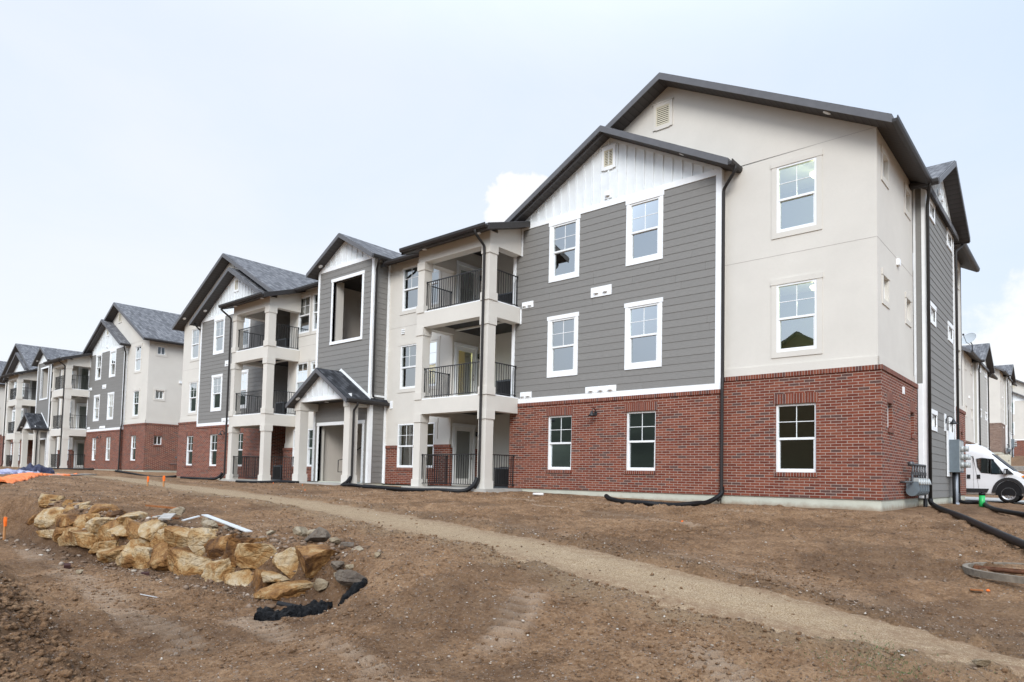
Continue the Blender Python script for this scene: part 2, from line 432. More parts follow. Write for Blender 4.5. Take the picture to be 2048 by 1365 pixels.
def window(par, tf, u0, u1, z0, z1, kind, d=0.0, head=True):
    df = {'siding': .018, 'stucco': .012, 'brick': -.055}[kind] + d
    if z1 - z0 < 1.0: df = {'siding': -.02, 'stucco': -.075, 'brick': -.095}[kind]
    w = .05
    g = MB(tf)
    b0 = df - .09
    g.box(u0, u0 + w, b0, df, z0, z1); g.box(u1 - w, u1, b0, df, z0, z1)
    g.box(u0 + w, u1 - w, b0, df, z1 - w, z1); g.box(u0 + w, u1 - w, b0, df, z0, z0 + w)
    big = (z1 - z0) > 1.0
    p = MB(tf)
    if big:
        zm = z0 + (z1 - z0) * .49; um = (u0 + u1) / 2
        g.box(u0 + w, u1 - w, b0, df - .004, zm - .028, zm + .028)
        i0, i1 = u0 + w, u1 - w
        g.box(i0, i0 + .03, b0, df - .018, z0 + w, zm - .028); g.box(i1 - .03, i1, b0, df - .018, z0 + w, zm - .028)
        g.box(i0 + .03, i1 - .03, b0, df - .018, z0 + w, z0 + w + .035)
        zq = (zm + .028 + z1 - w) / 2
        g.box(um - .008, um + .008, df - .05, df - .032, zm + .028, z1 - w)
        g.box(i0, um - .008, df - .05, df - .032, zq - .008, zq + .008); g.box(um + .008, i1, df - .05, df - .032, zq - .008, zq + .008)
        p.add([(i0, df - .042, zm), (i1, df - .042, zm), (i1, df - .042, z1 - w), (i0, df - .042, z1 - w)], [(0, 1, 2, 3)])
        p.add([(i0, df - .06, z0 + w), (i1, df - .06, z0 + w), (i1, df - .06, zm), (i0, df - .06, zm)], [(0, 1, 2, 3)])
    else:
        um = (u0 + u1) / 2
        g.box(um - .022, um + .022, b0, df - .01, z0 + w, z1 - w)
        p.add([(u0 + w, df - .042, z0 + w), (u1 - w, df - .042, z0 + w), (u1 - w, df - .042, z1 - w), (u0 + w, df - .042, z1 - w)], [(0, 1, 2, 3)])
    fr = g.build('window', 'white_vinyl', par)
    p.build('pane', 'window_glass', fr)
    if kind == 'siding':
        c = MB(tf); k = .112 if big else .09
        c.box(u0 - k, u0, 0, .034, z0, z1); c.box(u1, u1 + k, 0, .034, z0, z1)
        c.box(u0 - k - .025, u1 + k + .025, 0, .042, z1, z1 + .125); c.box(u0 - k, u1 + k, 0, .036, z0 - .11, z0)
        c.build('window_trim', 'white_trim', fr)
    elif kind == 'stucco':
        c = MB(tf); k = .13 if big else .10
        c.box(u0 - k, u0, 0, .022, z0, z1); c.box(u1, u1 + k, 0, .022, z0, z1)
        c.box(u0 - k - .02, u1 + k + .02, 0, .032, z1, z1 + .14); c.box(u0 - k, u1 + k, 0, .022, z0 - .135, z0)
        c.build('window_trim', 'stucco', fr)
    else:
        c = MB(tf)
        c.box(u0 - .05, u1 + .05, 0.0, .004, z1 + .004, z1 + .245)
        c.build('lintel', 'red_brick_soldier', fr)
        c = MB(tf)
        c.box(u0 - .03, u1 + .03, -.09, .03, z0 - .105, z0 - .006)
        c.build('sill', 'red_brick_soldier', fr)
    return fr

def siding(par, tf, u0, u1, z0, z1, holes=(), seed=0, name='siding_wall', th=.16, ex=.2055, mat='grey_siding'):
    r = random.Random(seed)
    m_ = MB(tf)
    m_.wall(u0, u1, z0, z1, -th, 0, holes)
    z = z0
    while z < z1 - .02:
        zt = min(z + ex, z1)
        segs = [(u0, u1)]
        for h in holes:
            if h[2] < zt - .02 and h[3] > z + .02:
                ns = []
                for a, b_ in segs:
                    if h[0] > a: ns.append((a, min(b_, h[0])))
                    if h[1] < b_: ns.append((max(a, h[1]), b_))
                segs = [q for q in ns if q[1] - q[0] > .02]
        for a, b_ in segs:
            cur = a
            while cur < b_ - .01:
                nx = min(b_, cur + r.uniform(1.4, 3.6)) if b_ - cur > 1.6 else b_
                if b_ - nx < .25: nx = b_
                m_.prism_u([(0, z), (.019, z), (.009, zt), (0, zt)], cur, nx - (.004 if nx < b_ else 0))
                cur = nx
        z = zt
    return m_.build(name, mat, par)

def gable_roof(par, tf, ur, zr, s, hl, hr, d0, d1, mat='shingle', over=.45, th=.17, swap=False, fasc=True, fd=None, bl=None):
    def poly(sg, h, a, b_): return [(ur, zr + a), (ur, zr + b_), (ur + sg * h, zr + b_ - s * h), (ur + sg * h, zr + a - s * h)]
    m_ = MB(tf)
    if hl: m_.prism(poly(-1, hl, 0.002, th), d0, d1 if bl is None else bl)
    if hr: m_.prism(poly(1, hr, 0.002, th), d0, d1)
    rf = m_.build('roof', mat, par, swap)
    if fasc:
        f = MB(tf); e = d0
        if hl: f.prism(poly(-1, hl + .005, -.035, th - .025), e - .03, e - .003)
        if hr: f.prism(poly(1, hr + .005, -.035, th - .025), e - .03, e - .003)
        f.build('fascia', 'fascia', rf)
        q = MB(tf)
        if hl: q.prism(poly(-1, hl, -.016, -.002), d0, d0 + over)
        if hr: q.prism(poly(1, hr, -.016, -.002), d0, d0 + over)
        q.build('soffit', 'soffit', rf, swap)
        q = MB(tf)
        dd = d1 if fd is None else fd
        for sg, h in ((-1, hl), (1, hr)):
            if h:
                a = h - .55
                q.prism([(ur + sg * a, zr - .016 - s * a), (ur + sg * a, zr - .002 - s * a), (ur + sg * h, zr - .002 - s * h), (ur + sg * h, zr - .016 - s * h)], d0 + over + .002, dd).part()
        q.build_each('soffit', 'soffit', rf, not swap)
    return rf

def gutter(par, tf, u, sg, d0, d1, z):
    m_ = MB(tf)
    m_.prism([(u, z), (u + sg * .085, z), (u + sg * .12, z + .05), (u + sg * .128, z + .125), (u + sg * .112, z + .125), (u + sg * .10, z + .07), (u, z + .07)], d0, d1)
    return m_.build('gutter', 'gutter_metal', par)

def downspout(par, pts, r=.042):
    # rounded bends
    out = []
    P = [Vector(p) for p in pts]
    for i, p in enumerate(P):
        if 0 < i < len(P) - 1:
            a = (P[i - 1] - p).normalized(); c = (P[i + 1] - p).normalized()
            k = min(.07, (P[i - 1] - p).length * .4, (P[i + 1] - p).length * .4)
            for q in (0, .5, 1):
                A = p + a * k; B = p + c * k
                out.append(A * (1 - q) ** 2 + p * 2 * q * (1 - q) + B * q * q)
        else: out.append(p)
    return MB().tube(out, r, 8).build('downspout', 'downspout_metal', par)

def railing(par, tf, u0, u1, d, z, h=1.04, posts=(True, True), end_caps=True):
    m_ = MB(tf)
    m_.box(u0, u1, d - .02, d + .02, z + h - .028, z + h)
    m_.box(u0, u1, d - .014, d + .014, z + .065, z + .09)
    n = max(2, round((u1 - u0) / .108)); st = (u1 - u0) / n
    for i in range(n + 1):
        u = u0 + i * st; k = .008
        if i in (0, n): k = .013
        u = min(max(u, u0 + k), u1 - k)
        m_.box(u - k, u + k, d - k, d + k, z + .09 if k < .01 else z + .03, z + h - .028)
    for u in (u0, u1):
        m_.box(u - .02, u + .02, d - .028, d + .028, z + h - .05, z + h + .012)
        m_.box(u - .02, u + .02, d - .028, d + .028, z + .05, z + .10)
    return m_.build('railing', 'black_metal', par)

def column(par, x0, y0, w, z0, z1, cap=.27, base=.25):
    m_ = MB()
    m_.box(x0, x0 + w, y0, y0 + w, z0, z1)
    if base: m_.box(x0 - .03, x0 + w + .03, y0 - .03, y0 + w + .03, z0, z0 + base)
    if cap: m_.box(x0 - .028, x0 + w + .028, y0 - .028, y0 + w + .028, z1 - cap, z1)
    return m_.build('column', 'stucco', par)

def wall_vent(par, tf, u0, u1, z0, z1, hoods, d=.026):
    m_ = MB(tf); m_.box(u0, u1, 0, d + .012, z0, z1)
    for u in hoods:
        zc = (z0 + z1) / 2
        m_.prism_u([(d + .012, zc + .07), (d + .03, zc + .07), (d + .075, zc - .05), (d + .012, zc - .05)], u - .07, u + .07)
        for k in range(3): m_.box(u - .06, u + .06, d + .07 - k * .018, d + .08 - k * .018, zc - .045 + k * .04, zc - .035 + k * .04)
    return m_.build('wall_vent', 'white_trim', par)

def gable_vent(par, tf, u0, u1, z0, z1, trim, k=.1, d=0.0):
    m_ = MB(tf)
    m_.box(u0 - k, u0, 0, d + .035, z0 - k, z1 + k); m_.box(u1, u1 + k, 0, d + .035, z0 - k, z1 + k)
    m_.box(u0, u1, 0, d + .035, z0 - k * 1.2, z0); m_.box(u0 - .0, u1, 0, d + .036, z1, z1 + k)
    m_.box(u0 - k - .025, u1 + k + .025, 0, d + .045, z1 + k + .001, z1 + k + .035)
    fr = m_.build('gable_vent', trim, par)
    l = MB(tf)
    l.box(u0, u1, 0.001, .004 + d, z0, z1)
    l.box(u0, u0 + .03, d, d + .03, z0, z1); l.box(u1 - .03, u1, d, d + .03, z0, z1); l.box(u0 + .03, u1 - .03, d, d + .03, z1 - .03, z1); l.box(u0 + .03, u1 - .03, d, d + .03, z0, z0 + .03)
    l2 = MB(tf)
    n = 9; st = (z1 - z0 - .06) / n
    for i in range(n):
        z = z0 + .03 + i * st
        l2.prism_u([(d + .008, z + st * .9), (d + .013, z + st), (d + .034, z + st * .25), (d + .030, z + st * .15)], u0 + .03, u1 - .03)
    l2.build('louvre', 'vent_beige', fr)
    MB(tf).box(u0 + .03, u1 - .03, d + .004, d + .007, z0 + .03, z1 - .03).build('vent_screen', 'ceiling_dark', fr)
    l.build('vent_frame', 'vent_beige', fr)
    return fr

def wall_lamp(par, tf, u, z, sc_=1.0):
    m_ = MB(tf)
    m_.box(u - .05, u + .05, 0, .02, z - .06, z + .06)
    arc = [(u, .02 + .0, z)] + [(u, .10 - .085 * math.cos(a), z + .06 + .09 * math.sin(a)) for a in np.linspace(.2, 2.6, 7)] + [(u, .20, z + .02)]
    m_.tube(arc, .011, 6)
    lam = m_.build('wall_lamp', 'black_metal', par)
    sh = MB(lambda a, b_, c: tf(u + a, .20 + b_, z + c))
    sh.lathe([(.012, .05), (.035, .045), (.045, -.0), (.085, -.05), (.125, -.09), (.120, -.09), (.08, -.045), (.03, .0), (.01, .02)], (0, 0, 0), 14)
    sh.build('lamp_shade', 'black_metal', lam)

def soffit_light(par, x, y, z, tilt=0):
    m_ = MB(lambda a, b_, c: (x + a, y + b_, z + c + tilt * a))
    m_.lathe([(.0, -.012), (.06, -.012), (.085, -.004), (.085, .006)], (0, 0, 0), 14)
    m_.build('soffit_light', 'white_vinyl', par)

def door(par, tf, u0, u1, z0, z1, warm=False):
    m_ = MB(tf); w = .12
    m_.box(u0, u0 + w, -.06, -.01, z0, z1); m_.box(u1 - w, u1, -.06, -.01, z0, z1)
    m_.box(u0 + w, u1 - w, -.06, -.01, z1 - .14, z1); m_.box(u0 + w, u1 - w, -.06, -.01, z0, z0 + .24)
    d_ = m_.build('door', 'door_paint', par)
    c = MB(tf)
    c.box(u0 - .10, u0 - .004, -.06, .03, z0, z1 + .0); c.box(u1 + .004, u1 + .10, -.06, .03, z0, z1); c.box(u0 - .12, u1 + .12, -.06, .036, z1 + .004, z1 + .12)
    c.build('door_frame', 'white_trim', d_)
    MB(tf).add([(u0 + w, -.035, z0 + .24), (u1 - w, -.035, z0 + .24), (u1 - w, -.035, z1 - .14), (u0 + w, -.035, z1 - .14)], [(0, 1, 2, 3)]).build('pane', 'window_glass', d_)
    h = MB(tf); uu = u1 - .06
    h.tube([(uu, -.01, z0 + .98), (uu, .05, z0 + .98), (uu - .09, .05, z0 + .98)], .011, 6); h.box(uu - .03, uu + .03, -.011, .004, z0 + .93, z0 + 1.03); h.box(uu - .028, uu + .028, -.011, .012, z0 + 1.10, z0 + 1.16)
    h.build('handle', 'chrome', d_)
    return d_

def batten_panel(par, tf, uL, uR, zb, zfun, ur, d=0.0, step=.305, band=.17, seed=0):
    m_ = MB(tf)
    m_.prism([(uL, zb), (uR, zb), (uR, zfun(uR)), (ur, zfun(ur)), (uL, zfun(uL))], d - .15, d)
    u = ur - step * int((ur - uL) / step)
    while u < uR:
        if u > uL + .05 and zfun(u) - zb > band + .06: m_.box(u - .024, u + .024, d, d + .034, zb + band, zfun(u) - .06)
        u += step
    # frieze under the rake
    for a, b_ in ((uL, ur), (ur, uR)):
        m_.prism([(a, zfun(a) - .09), (b_, zfun(b_) - .09), (b_, zfun(b_)), (a, zfun(a))], d, d + .036)
    p = m_.build('gable_panel', 'white_panel', par)
    MB(tf).box(uL, uR, d - .002, d + .032, zb, zb + band).build('trim_band', 'white_trim', par)
    return p

def wing(par, x0, x1, gable_x, wins1, wins23, seed):
    """projecting grey wing: brick base, lap siding, white gable"""
    yf = -.10
    tb = front(-.15); ts = front(yf)
    h1 = [(a, b_, .61, 2.28) for a, b_ in wins1]
    MB(tb).wall(x0, x1, 0, 2.63, -.22, 0, h1).build('brick_wall', 'red_brick', par)
    MB(tb).box(x0, x1 + .03, -.2, .03, 2.632, 2.735).build('brick_cap', 'red_brick_soldier', par)
    for a, b_ in wins1: window(par, tb, a, b_, .61, 2.28, 'brick')
    hs = [(a, b_, z0, z1) for a, b_ in wins23 for z0, z1 in ((3.60, 5.30), (6.63, 8.33))]
    siding(par, ts, x0, x1, 2.9, 8.46, hs, seed)
    for h in hs: window(par, ts, *h, 'siding')
    MB(ts).box(x0, x1, -.1, .034, 2.74, 2.9).build('trim_band', 'white_trim', par)
    for a, b_ in ((x0, x0 + .125), (x1 - .125, x1)):
        MB(ts).box(a, b_, -.05, .036, 2.902, 8.455).build('corner_trim', 'white_trim', par)
    MB().box(x1 + .001, x1 + .034, -.135, .045, 2.74, 8.6).build('corner_trim', 'white_trim', par)
    zu = lambda x: 10.56 - S * abs(x - gable_x)
    batten_panel(par, front(yf - .0), x0 + .0, x1, 8.46, zu, gable_x)
    wall_vent(par, ts, gable_x - .12, gable_x + .12, 8.70, 8.93, [gable_x])
    gable_vent(par, ts, gable_x - .16, gable_x + .16, 9.68, 10.18, 'white_trim', .09, .01)

def balcony(par, x0, x1, yf, rx0, rx1, side_wall_y):
    """stack of two balconies over a patio; recess rx0..rx1"""
    w = .33; yb = -.105
    for z0, z1 in ((2.41, 2.93), (5.37, 5.90)):
        m_ = MB()
        m_.box(x0, x1, yf, yf + w, z0, z1 - .03)
        m_.box(x0, x0 + w, yf + w, side_wall_y, z0, z1 - .03); m_.box(x1 - w, x1, yf + w, side_wall_y, z0, z1 - .03)
        m_.box(rx0, rx1, yb, yb + .12, z0 + .16, z1 - .03)
        m_.build('balcony_edge', 'stucco', par)
        fl = MB(); fl.box(x0 + .01, x1 - .01, yf + .01, yb, z1 - .029, z1); fl.box(rx0, rx1, yb, 1.35, z1 - .029, z1)
        fl.build('balcony_floor', 'white_trim', par)
        c = MB(); c.boxes((x0 + w, x1 - w, yf + w, yb - .001, z0 + .20, z0 + .22), (rx0, rx1, yb + .121, 1.35, z0 + .20, z0 + .22))
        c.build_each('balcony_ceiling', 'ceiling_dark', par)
    m_ = MB()
    m_.box(x0, x1, yf, yf + w, 7.62, 7.97)
    rz = lambda y: 7.92 + .333 * (y + 2.0)
    for a in (x0, x1 - w):
        m_.prism_u([(yf + w, 7.62), (side_wall_y, 7.62), (side_wall_y, rz(side_wall_y)), (yf + w, rz(yf + w))], a, a + w)
    m_.box(x0, x1, yf + .0, yf + w, 7.971, 8.04)
    m_.build('balcony_beam', 'stucco', par)
    for a in (x0, x1 - w):
        column(par, a, yf, w, -.02, 2.41); column(par, a, yf, w, 2.93 - .03, 5.37); column(par, a, yf, w, 5.90 - .03, 7.62)
    for z in (.02, 2.93, 5.90):
        railing(par, ID, x0 + w, x1 - w, yf + .12, z)
        railing(par, XR, yf + w, side_wall_y - .02, x1 - .12, z)
        railing(par, XR, yf + w, side_wall_y - .02, x0 + .12, z)
    # shed roof of the balcony
    m_ = MB(); p = [(-2.02, 7.915), (-2.02, 8.085), (-.1, 8.725), (-.1, 8.555)]
    m_.prism_u(p, x0 - .36, x1 + .33)
    rf = m_.build('roof', 'shingle', par)
    f = MB()
    for a in (x1 + .332, x0 - .39): f.prism_u([(-2.05, 7.87), (-2.05, 8.06), (-.13, 8.70), (-.13, 8.51)], a, a + .028).part()
    f.build_each('fascia', 'gutter_metal', rf)
    q = MB(); q.prism_u([(-2.02, 7.898), (-2.02, 7.912), (-.1, 8.552), (-.1, 8.538)], x0 - .36, x1 + .33)
    q.build('soffit', 'soffit', rf)
    gutter(par, XR, -2.03, -1, x0 - .38, x1 + .30, 7.94)
    soffit_light(par, x1 - .35, yf - .18, 7.96); soffit_light(par, x0 + .5, yf - .18, 7.96)

def build_building():
    B = empty('apartment_building')
    # --- footings
    f = MB()
    f.boxes((-3.85, -.025, .028, 12.4, -1.6, -.004), (-11.17, -3.875, -.122, .026, -1.6, -.004), (-27.3, -11.2, -.122, 12.4, -1.6, -.05), (-34.37, -27.32, -.122, .0, -1.6, -.004), (-37.0, -34.4, .028, 12.4, -1.6, -.004), (-.02, .19, 4.1, 8.62, -1.6, -.004), (-21.6, -17.85, -.80, -.13, -1.6, .03))
    f.build_each('foundation', 'foundation', B)
    p = MB(); p.box(-14.6, -10.6, -1.8, -.16, -.25, -.02).box(-14.05, -11.2, -.159, 1.3, -.25, -.02).part(); p.box(-27.9, -23.95, -1.8, -.16, -.25, -.02).box(-27.3, -25.2, -.159, 1.3, -.25, -.02).part(); p.box(-22.1, -17.4, -2.0, -.82, -.3, -.01)
    p.build_each('patio_slab', 'patio_concrete', B)
    # --- end block A, front
    tb = front(0.0); ts = front(.05)
    h1 = [(-2.42, -1.44, .61, 2.28)]; h2 = [(-2.41, -1.43, 3.58, 5.28), (-2.41, -1.43, 6.60, 8.29)]
    MB(tb).wall(-3.84, 0, 0, 2.95, -.22, 0, h1).build('brick_wall', 'red_brick', B)
    c = MB(); c.boxes((-3.82, .03, -.03, .2, 2.952, 3.06), (-.15, .03, .201, 3.9, 2.952, 3.06), (-.15, .03, 8.85, 12.5, 2.952, 3.06))
    c.build_each('brick_cap', 'red_brick_soldier', B)
    window(B, tb, *h1[0], 'brick')
    zA = lambda x: 11.536 - S * abs(x + 5.55)
    g = MB(ts).wall(-3.84, -.08, 3.062, 8.60, -.2, 0, h2)
    g.prism([(-11.2, 8.60), (-.08, 8.60), (-.08, zA(-.08)), (-5.55, 11.536), (-11.2, zA(-11.2))], -.2, 0)
    g.box(-3.84, -.05, 0, .03, 3.064, 3.27)
    g.build('stucco_wall', 'stucco', B)
    j = MB(ts); j.boxes((-3.8, -.08, 0, .003, 6.03, 6.039), (-3.5, -.08, 0, .003, 8.60, 8.608))
    MB(right(-.08)).box(.05, 3.9, 0, .003, 6.03, 6.039).build('control_joint', 'caulk', B)
    j.build_each('control_joint', 'caulk', B)
    for h in h2: window(B, ts, *h, 'stucco')
    gable_vent(B, ts, -5.92, -5.48, 10.45, 11.02, 'stucco', .09)
    # --- end block A, side
    tbx = right(0.0); tsx = right(-.08)
    sw = []
    for u in ((.55, 1.05), (3.02, 3.52), (9.25, 9.75), (11.4, 11.9)):
        sw += [(u[0], u[1], 1.67, 2.26, 'brick'), (u[0], u[1], 4.70, 5.25, 'stucco'), (u[0], u[1], 7.64, 8.18, 'stucco')]
    hb = [q[:4] for q in sw if q[4] == 'brick']; hst = [q[:4] for q in sw if q[4] != 'brick']
    m_ = MB(tbx); m_.wall(.221, 3.9, 0, 2.95, -.2, 0, hb).part(); m_.wall(8.86, 12.5, 0, 2.95, -.2, 0, hb); m_.build_each('brick_wall', 'red_brick', B)
    m_ = MB(tsx); m_.wall(.2501, 3.9, 3.062, 8.61, -.2, 0, hst); m_.box(.02, 3.9, 0, .03, 3.064, 3.27).part(); m_.wall(8.86, 12.5, 3.062, 8.61, -.2, 0, hst)
    m_.box(8.86, 12.5, 0, .03, 3.064, 3.27)
    m_.build_each('stucco_wall', 'stucco', B)
    for q in sw: window(B, tbx if q[4] == 'brick' else tsx, *q[:4], q[4])
    v_ = MB(tsx); v_.box(1.95, 2.12, 0, .07, 5.86, 6.02); v_.build('wall_vent', 'white_trim', B)
    v_ = MB(tbx); v_.box(2.1, 2.24, 0, .03, 2.62, 2.80); v_.build('wall_vent', 'white_trim', B)
    # --- side bay
    tx = right(.20)
    hb = []
    for u in ((4.62, 5.30), (7.55, 8.23)):
        hb += [(u[0], u[1], 1.98, 2.33), (u[0], u[1], 4.98, 5.34), (u[0], u[1], 7.98, 8.34)]
    siding(B, tx, 4.05, 8.65, 0, 8.5, hb, 31)
    for h in hb: window(B, tx, *h, 'siding')
    zB = lambda y: 8.62 + .55 * (2.3 - abs(y - 6.35))
    batten_panel(B, tx, 4.05, 8.65, 8.5, zB, 6.35)
    rv = MB(tx); rv.cyl((6.0, .03, 9.05), (6.0, .09, 9.05), .09, 14).part(); rv.cyl((6.45, .03, 8.98), (6.45, .09, 8.98), .09, 14); rv.build_each('wall_vent', 'white_trim', B)
    # return walls of the bay (facing the front)
    m_ = MB(); m_.boxes((-.08, .20, 4.035, 4.05, 0, 8.62), (-.08, .2, 8.65, 8.665, 0, 8.62)); m_.build_each('bay_return', 'grey_siding', B)
    t = MB(); t.boxes((.115, .234, 4.012, 4.034, 0, 8.6), (.201, .236, 4.036, 4.17, 0, 8.5), (.201, .236, 8.54, 8.66, 0, 8.5), (-.085, -.03, 3.99, 4.034, 3.07, 8.6), (.002, .114, 3.99, 4.03, 0, 3.1))
    t.build_each('corner_trim', 'white_trim', B)
    # --- other end block B
    tb2 = front(0); h1 = [(-35.95, -35.08, .63, 2.28)]; h2 = [(-35.9, -34.97, 3.58, 5.28), (-35.9, -34.97, 6.60, 8.29)]
    MB(tb2).wall(-37.0, -34.4, 0, 2.95, -.22, 0, h1).build('brick_wall', 'red_brick', B)
    MB(tb2).box(-37.03, -34.4, -.2, .03, 2.952, 3.06).build('brick_cap', 'red_brick_soldier', B)
    window(B, tb2, *h1[0], 'brick')
    zC = lambda x: 11.536 - S * abs(x + 31.5)
    g = MB(ts).wall(-36.95, -34.4, 3.062, 8.60, -.2, 0, h2)
    g.prism([(-36.95, 8.60), (-26.05, 8.60), (-26.05, zC(-26.05)), (-31.5, 11.536), (-36.95, zC(-36.95))], -.2, 0)
    g.box(-36.98, -34.4, 0, .03, 3.064, 3.27); g.build('stucco_wall', 'stucco', B)
    j = MB(ts); j.boxes((-36.9, -34.5, 0, .003, 6.03, 6.039), (-36.9, -34.5, 0, .003, 8.60, 8.608)); j.build_each('control_joint', 'caulk', B)
    for h in h2: window(B, ts, *h, 'stucco')
    gable_vent(B, ts, -31.72, -31.28, 10.45, 11.02, 'stucco', .09)
    m_ = MB(); m_.boxes((-36.95, -36.75, .252, 12.3, 3.062, 8.6), (-36.95, -21.4, 12.3, 12.5, 3.062, 8.62), (-18.0, -.08, 12.3, 12.5, 3.062, 8.62)); m_.build_each('stucco_wall', 'stucco', B)
    m_ = MB(); m_.boxes((-37.0, -36.8, .222, 12.29, 0, 3.06), (-37.0, -21.4, 12.3, 12.52, 0, 3.06), (-18.0, -.2, 12.3, 12.52, 0, 3.06)); m_.build_each('brick_wall', 'red_brick', B)
    # --- wings
    wing(B, -11.2, -3.85, -7.44, [(-9.59, -8.64), (-6.69, -5.72)], [(-9.56, -8.59), (-6.67, -5.68)], 11)
    wing(B, -34.4, -27.3, -30.5, [(-32.75, -31.85), (-29.97, -29.1)], [(-32.70, -31.75), (-29.95, -29.02)], 12)
    ts_ = front(-.10)
    wall_vent(B, ts_, -8.01, -7.27, 5.78, 6.08, [-7.8, -7.48]); wall_vent(B, ts_, -8.16, -7.06, 2.905, 3.09, [-7.95, -7.6, -7.25])
    wall_vent(B, ts_, -10.78, -10.30, 5.84, 6.05, [-10.66, -10.43]); wall_vent(B, ts_, -10.78, -10.30, 2.905, 3.1, [-10.66, -10.43])
    wall_vent(B, ts_, -31.4, -30.9, 5.78, 6.08, [-31.15]); wall_vent(B, ts_, -31.5, -30.4, 2.905, 3.09, [-31.2, -30.75])
    wall_lamp(B, front(-.15), -7.75, 2.28); wall_lamp(B, front(-.15), -31.1, 2.28)
    bd = MB(right(.2)); bd.box(6.62, 6.92, 0, .03, 1.98, 2.5); bd.build('lamp_board', 'white_trim', B)
    wall_lamp(B, right(.235), 6.77, 2.28)
    # --- middle walls
    tm = front(-.10); tmb = front(-.15)
    tw = [(-17.0, -16.04), (-15.85, -14.9), (-24.47, -23.52), (-23.28, -22.33)]
    hs = [(a, b_, z0, z1) for a, b_ in tw for z0, z1 in ((.63, 2.28), (3.62, 5.30), (6.64, 8.32))]
    g = MB(tm)
    for a, b_, fl_ in ((-17.9, -14.1, ((-17.7, -17.02), (-16.02, -15.87), (-14.88, -14.1))), (-25.2, -21.5, ((-25.2, -24.5), (-22.3, -21.6), (-23.5, -23.3)))):
        g.wall(a, b_, 0, 8.66, -.2, 0, hs)
        for q in fl_: g.box(*q, 0, .03, 1.47, 1.67)
        g.part()
    g.build_each('stucco_wall', 'stucco', B)
    hb = [h for h in hs if h[3] < 3]
    m_ = MB(tmb)
    for a, b_ in ((-25.25, -21.75), (-17.69, -14.05)): m_.wall(a, b_, 0, 1.36, -.045, 0, hb).part()
    mx = MB(right(-14.05)); mx.wall(-.10, -.02, 0, 1.36, -.04, 0); mx.wall(1.12, 1.34, 0, 1.36, -.04, 0)
    mx.build('brick_wall', 'red_brick', B)
    m_.build_each('brick_wall', 'red_brick', B)
    cp = MB(tmb)
    for a, b_ in ((-17.69, -17.01), (-16.03, -15.86), (-14.89, -14.02), (-25.28, -24.48), (-22.32, -21.75), (-23.51, -23.29)): cp.box(a, b_, -.04, .03, 1.362, 1.465).part()
    cp.build_each('brick_cap', 'red_brick_soldier', B)
    MB(tmb).box(-17.81, -17.692, -.04, .02, 0, 1.52).build('corner_trim', 'white_trim', B)
    for h in hs:
        if h[3] < 3: 
            fr = window(B, tm, *h, 'stucco', .03)
            MB(tmb).box(h[0] - .02, h[1] + .02, -.04, .035, h[2] - .12, h[2] - .03).build('sill', 'red_brick_soldier', fr)
        else: window(B, tm, *h, 'stucco')
    j = MB(tm); 
    for a, b_ in ((-17.7, -14.4), (-25.1, -21.7)): j.box(a, b_, 0, .003, 6.03, 6.039).part()
    j.build_each('control_joint', 'caulk', B)
    v_ = MB(tm); v_.box(-16.98, -16.80, 0, .04, 5.75, 5.79); v_.box(-16.98, -16.80, 0, .04, 5.82, 5.86); v_.box(-16.98, -16.80, 0, .04, 5.89, 5.93).part(); v_.box(-17.55, -17.4, 0, .03, 2.9, 3.2); v_.build_each('wall_vent', 'white_trim', B)
    # recess walls with the balcony doors
    hd = [(.10, 1.02, .02, 2.12), (.10, 1.02, 2.93, 5.03), (.10, 1.02, 5.90, 8.0)]
    m_ = MB(right(-14.1)); m_.wall(.102, 1.35, 0, 8.66, -.2, 0, hd).part()
    m_.tf = ID; m_.boxes((-14.3, -11.2, 1.352, 1.5, 0, 8.66), (-27.3, -25.2, 1.352, 1.5, 0, 8.66), (-11.21, -11.0, .062, 1.35, 0, 8.6), (-25.2, -25.0, .102, 1.35, 0, 8.66))
    m_.build_each('stucco_wall', 'stucco', B)
    for h in hd: door(B, right(-14.1), *h)
    siding(B, right(-27.32), -.05, 1.35, 2.9, 8.6, (), 41, 'siding_wall', .1)
    MB(right(-27.30)).wall(-.14, 1.35, 0, 2.62, -.2, 0).build('brick_wall', 'red_brick', B)
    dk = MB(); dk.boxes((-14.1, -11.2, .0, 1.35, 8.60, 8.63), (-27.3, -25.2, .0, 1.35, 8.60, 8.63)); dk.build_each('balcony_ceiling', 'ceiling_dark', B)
    for z in (1.9, 4.8, 7.75): 
        m_ = MB(right(-14.1)); m_.box(1.12, 1.24, 0, .05, z - .08, z + .08); m_.lathe([(.0, .1), (.05, .09), (.08, 0), (.05, -.12), (0, -.13)], (1.18, .12, z), 10); m_.build('wall_lamp', 'black_metal', B)
    balcony(B, -14.27, -10.85, -1.6, -14.1, -11.2, -.16)
    balcony(B, -27.55, -24.27, -1.6, -27.3, -25.2, -.11)
    e = MB(ts_)
    for z0, z1 in ((7.6, 8.52), (5.35, 5.84), (2.62, 2.9)): e.box(-10.845, -10.80, 0, .05, z0, z1).part()
    e.build_each('corner_trim', 'white_trim', B)
    # --- stair tower
    tt = front(-.84)
    op = (-20.55, -18.56, 5.72, 8.2); dr = (-21.24, -18.24, -.01, 2.3)
    siding(B, tt, -21.65, -17.82, .02, 8.72, [op, dr], 21, 'siding_wall', .14)
    siding(B, right(-17.84), -.84, -.10, .02, 8.72, (), 22, 'siding_wall', .1)
    MB().box(-21.65, -21.5, -.7, -.1, 0, 8.7).build('siding_wall', 'grey_siding', B)
    t = MB(tt)
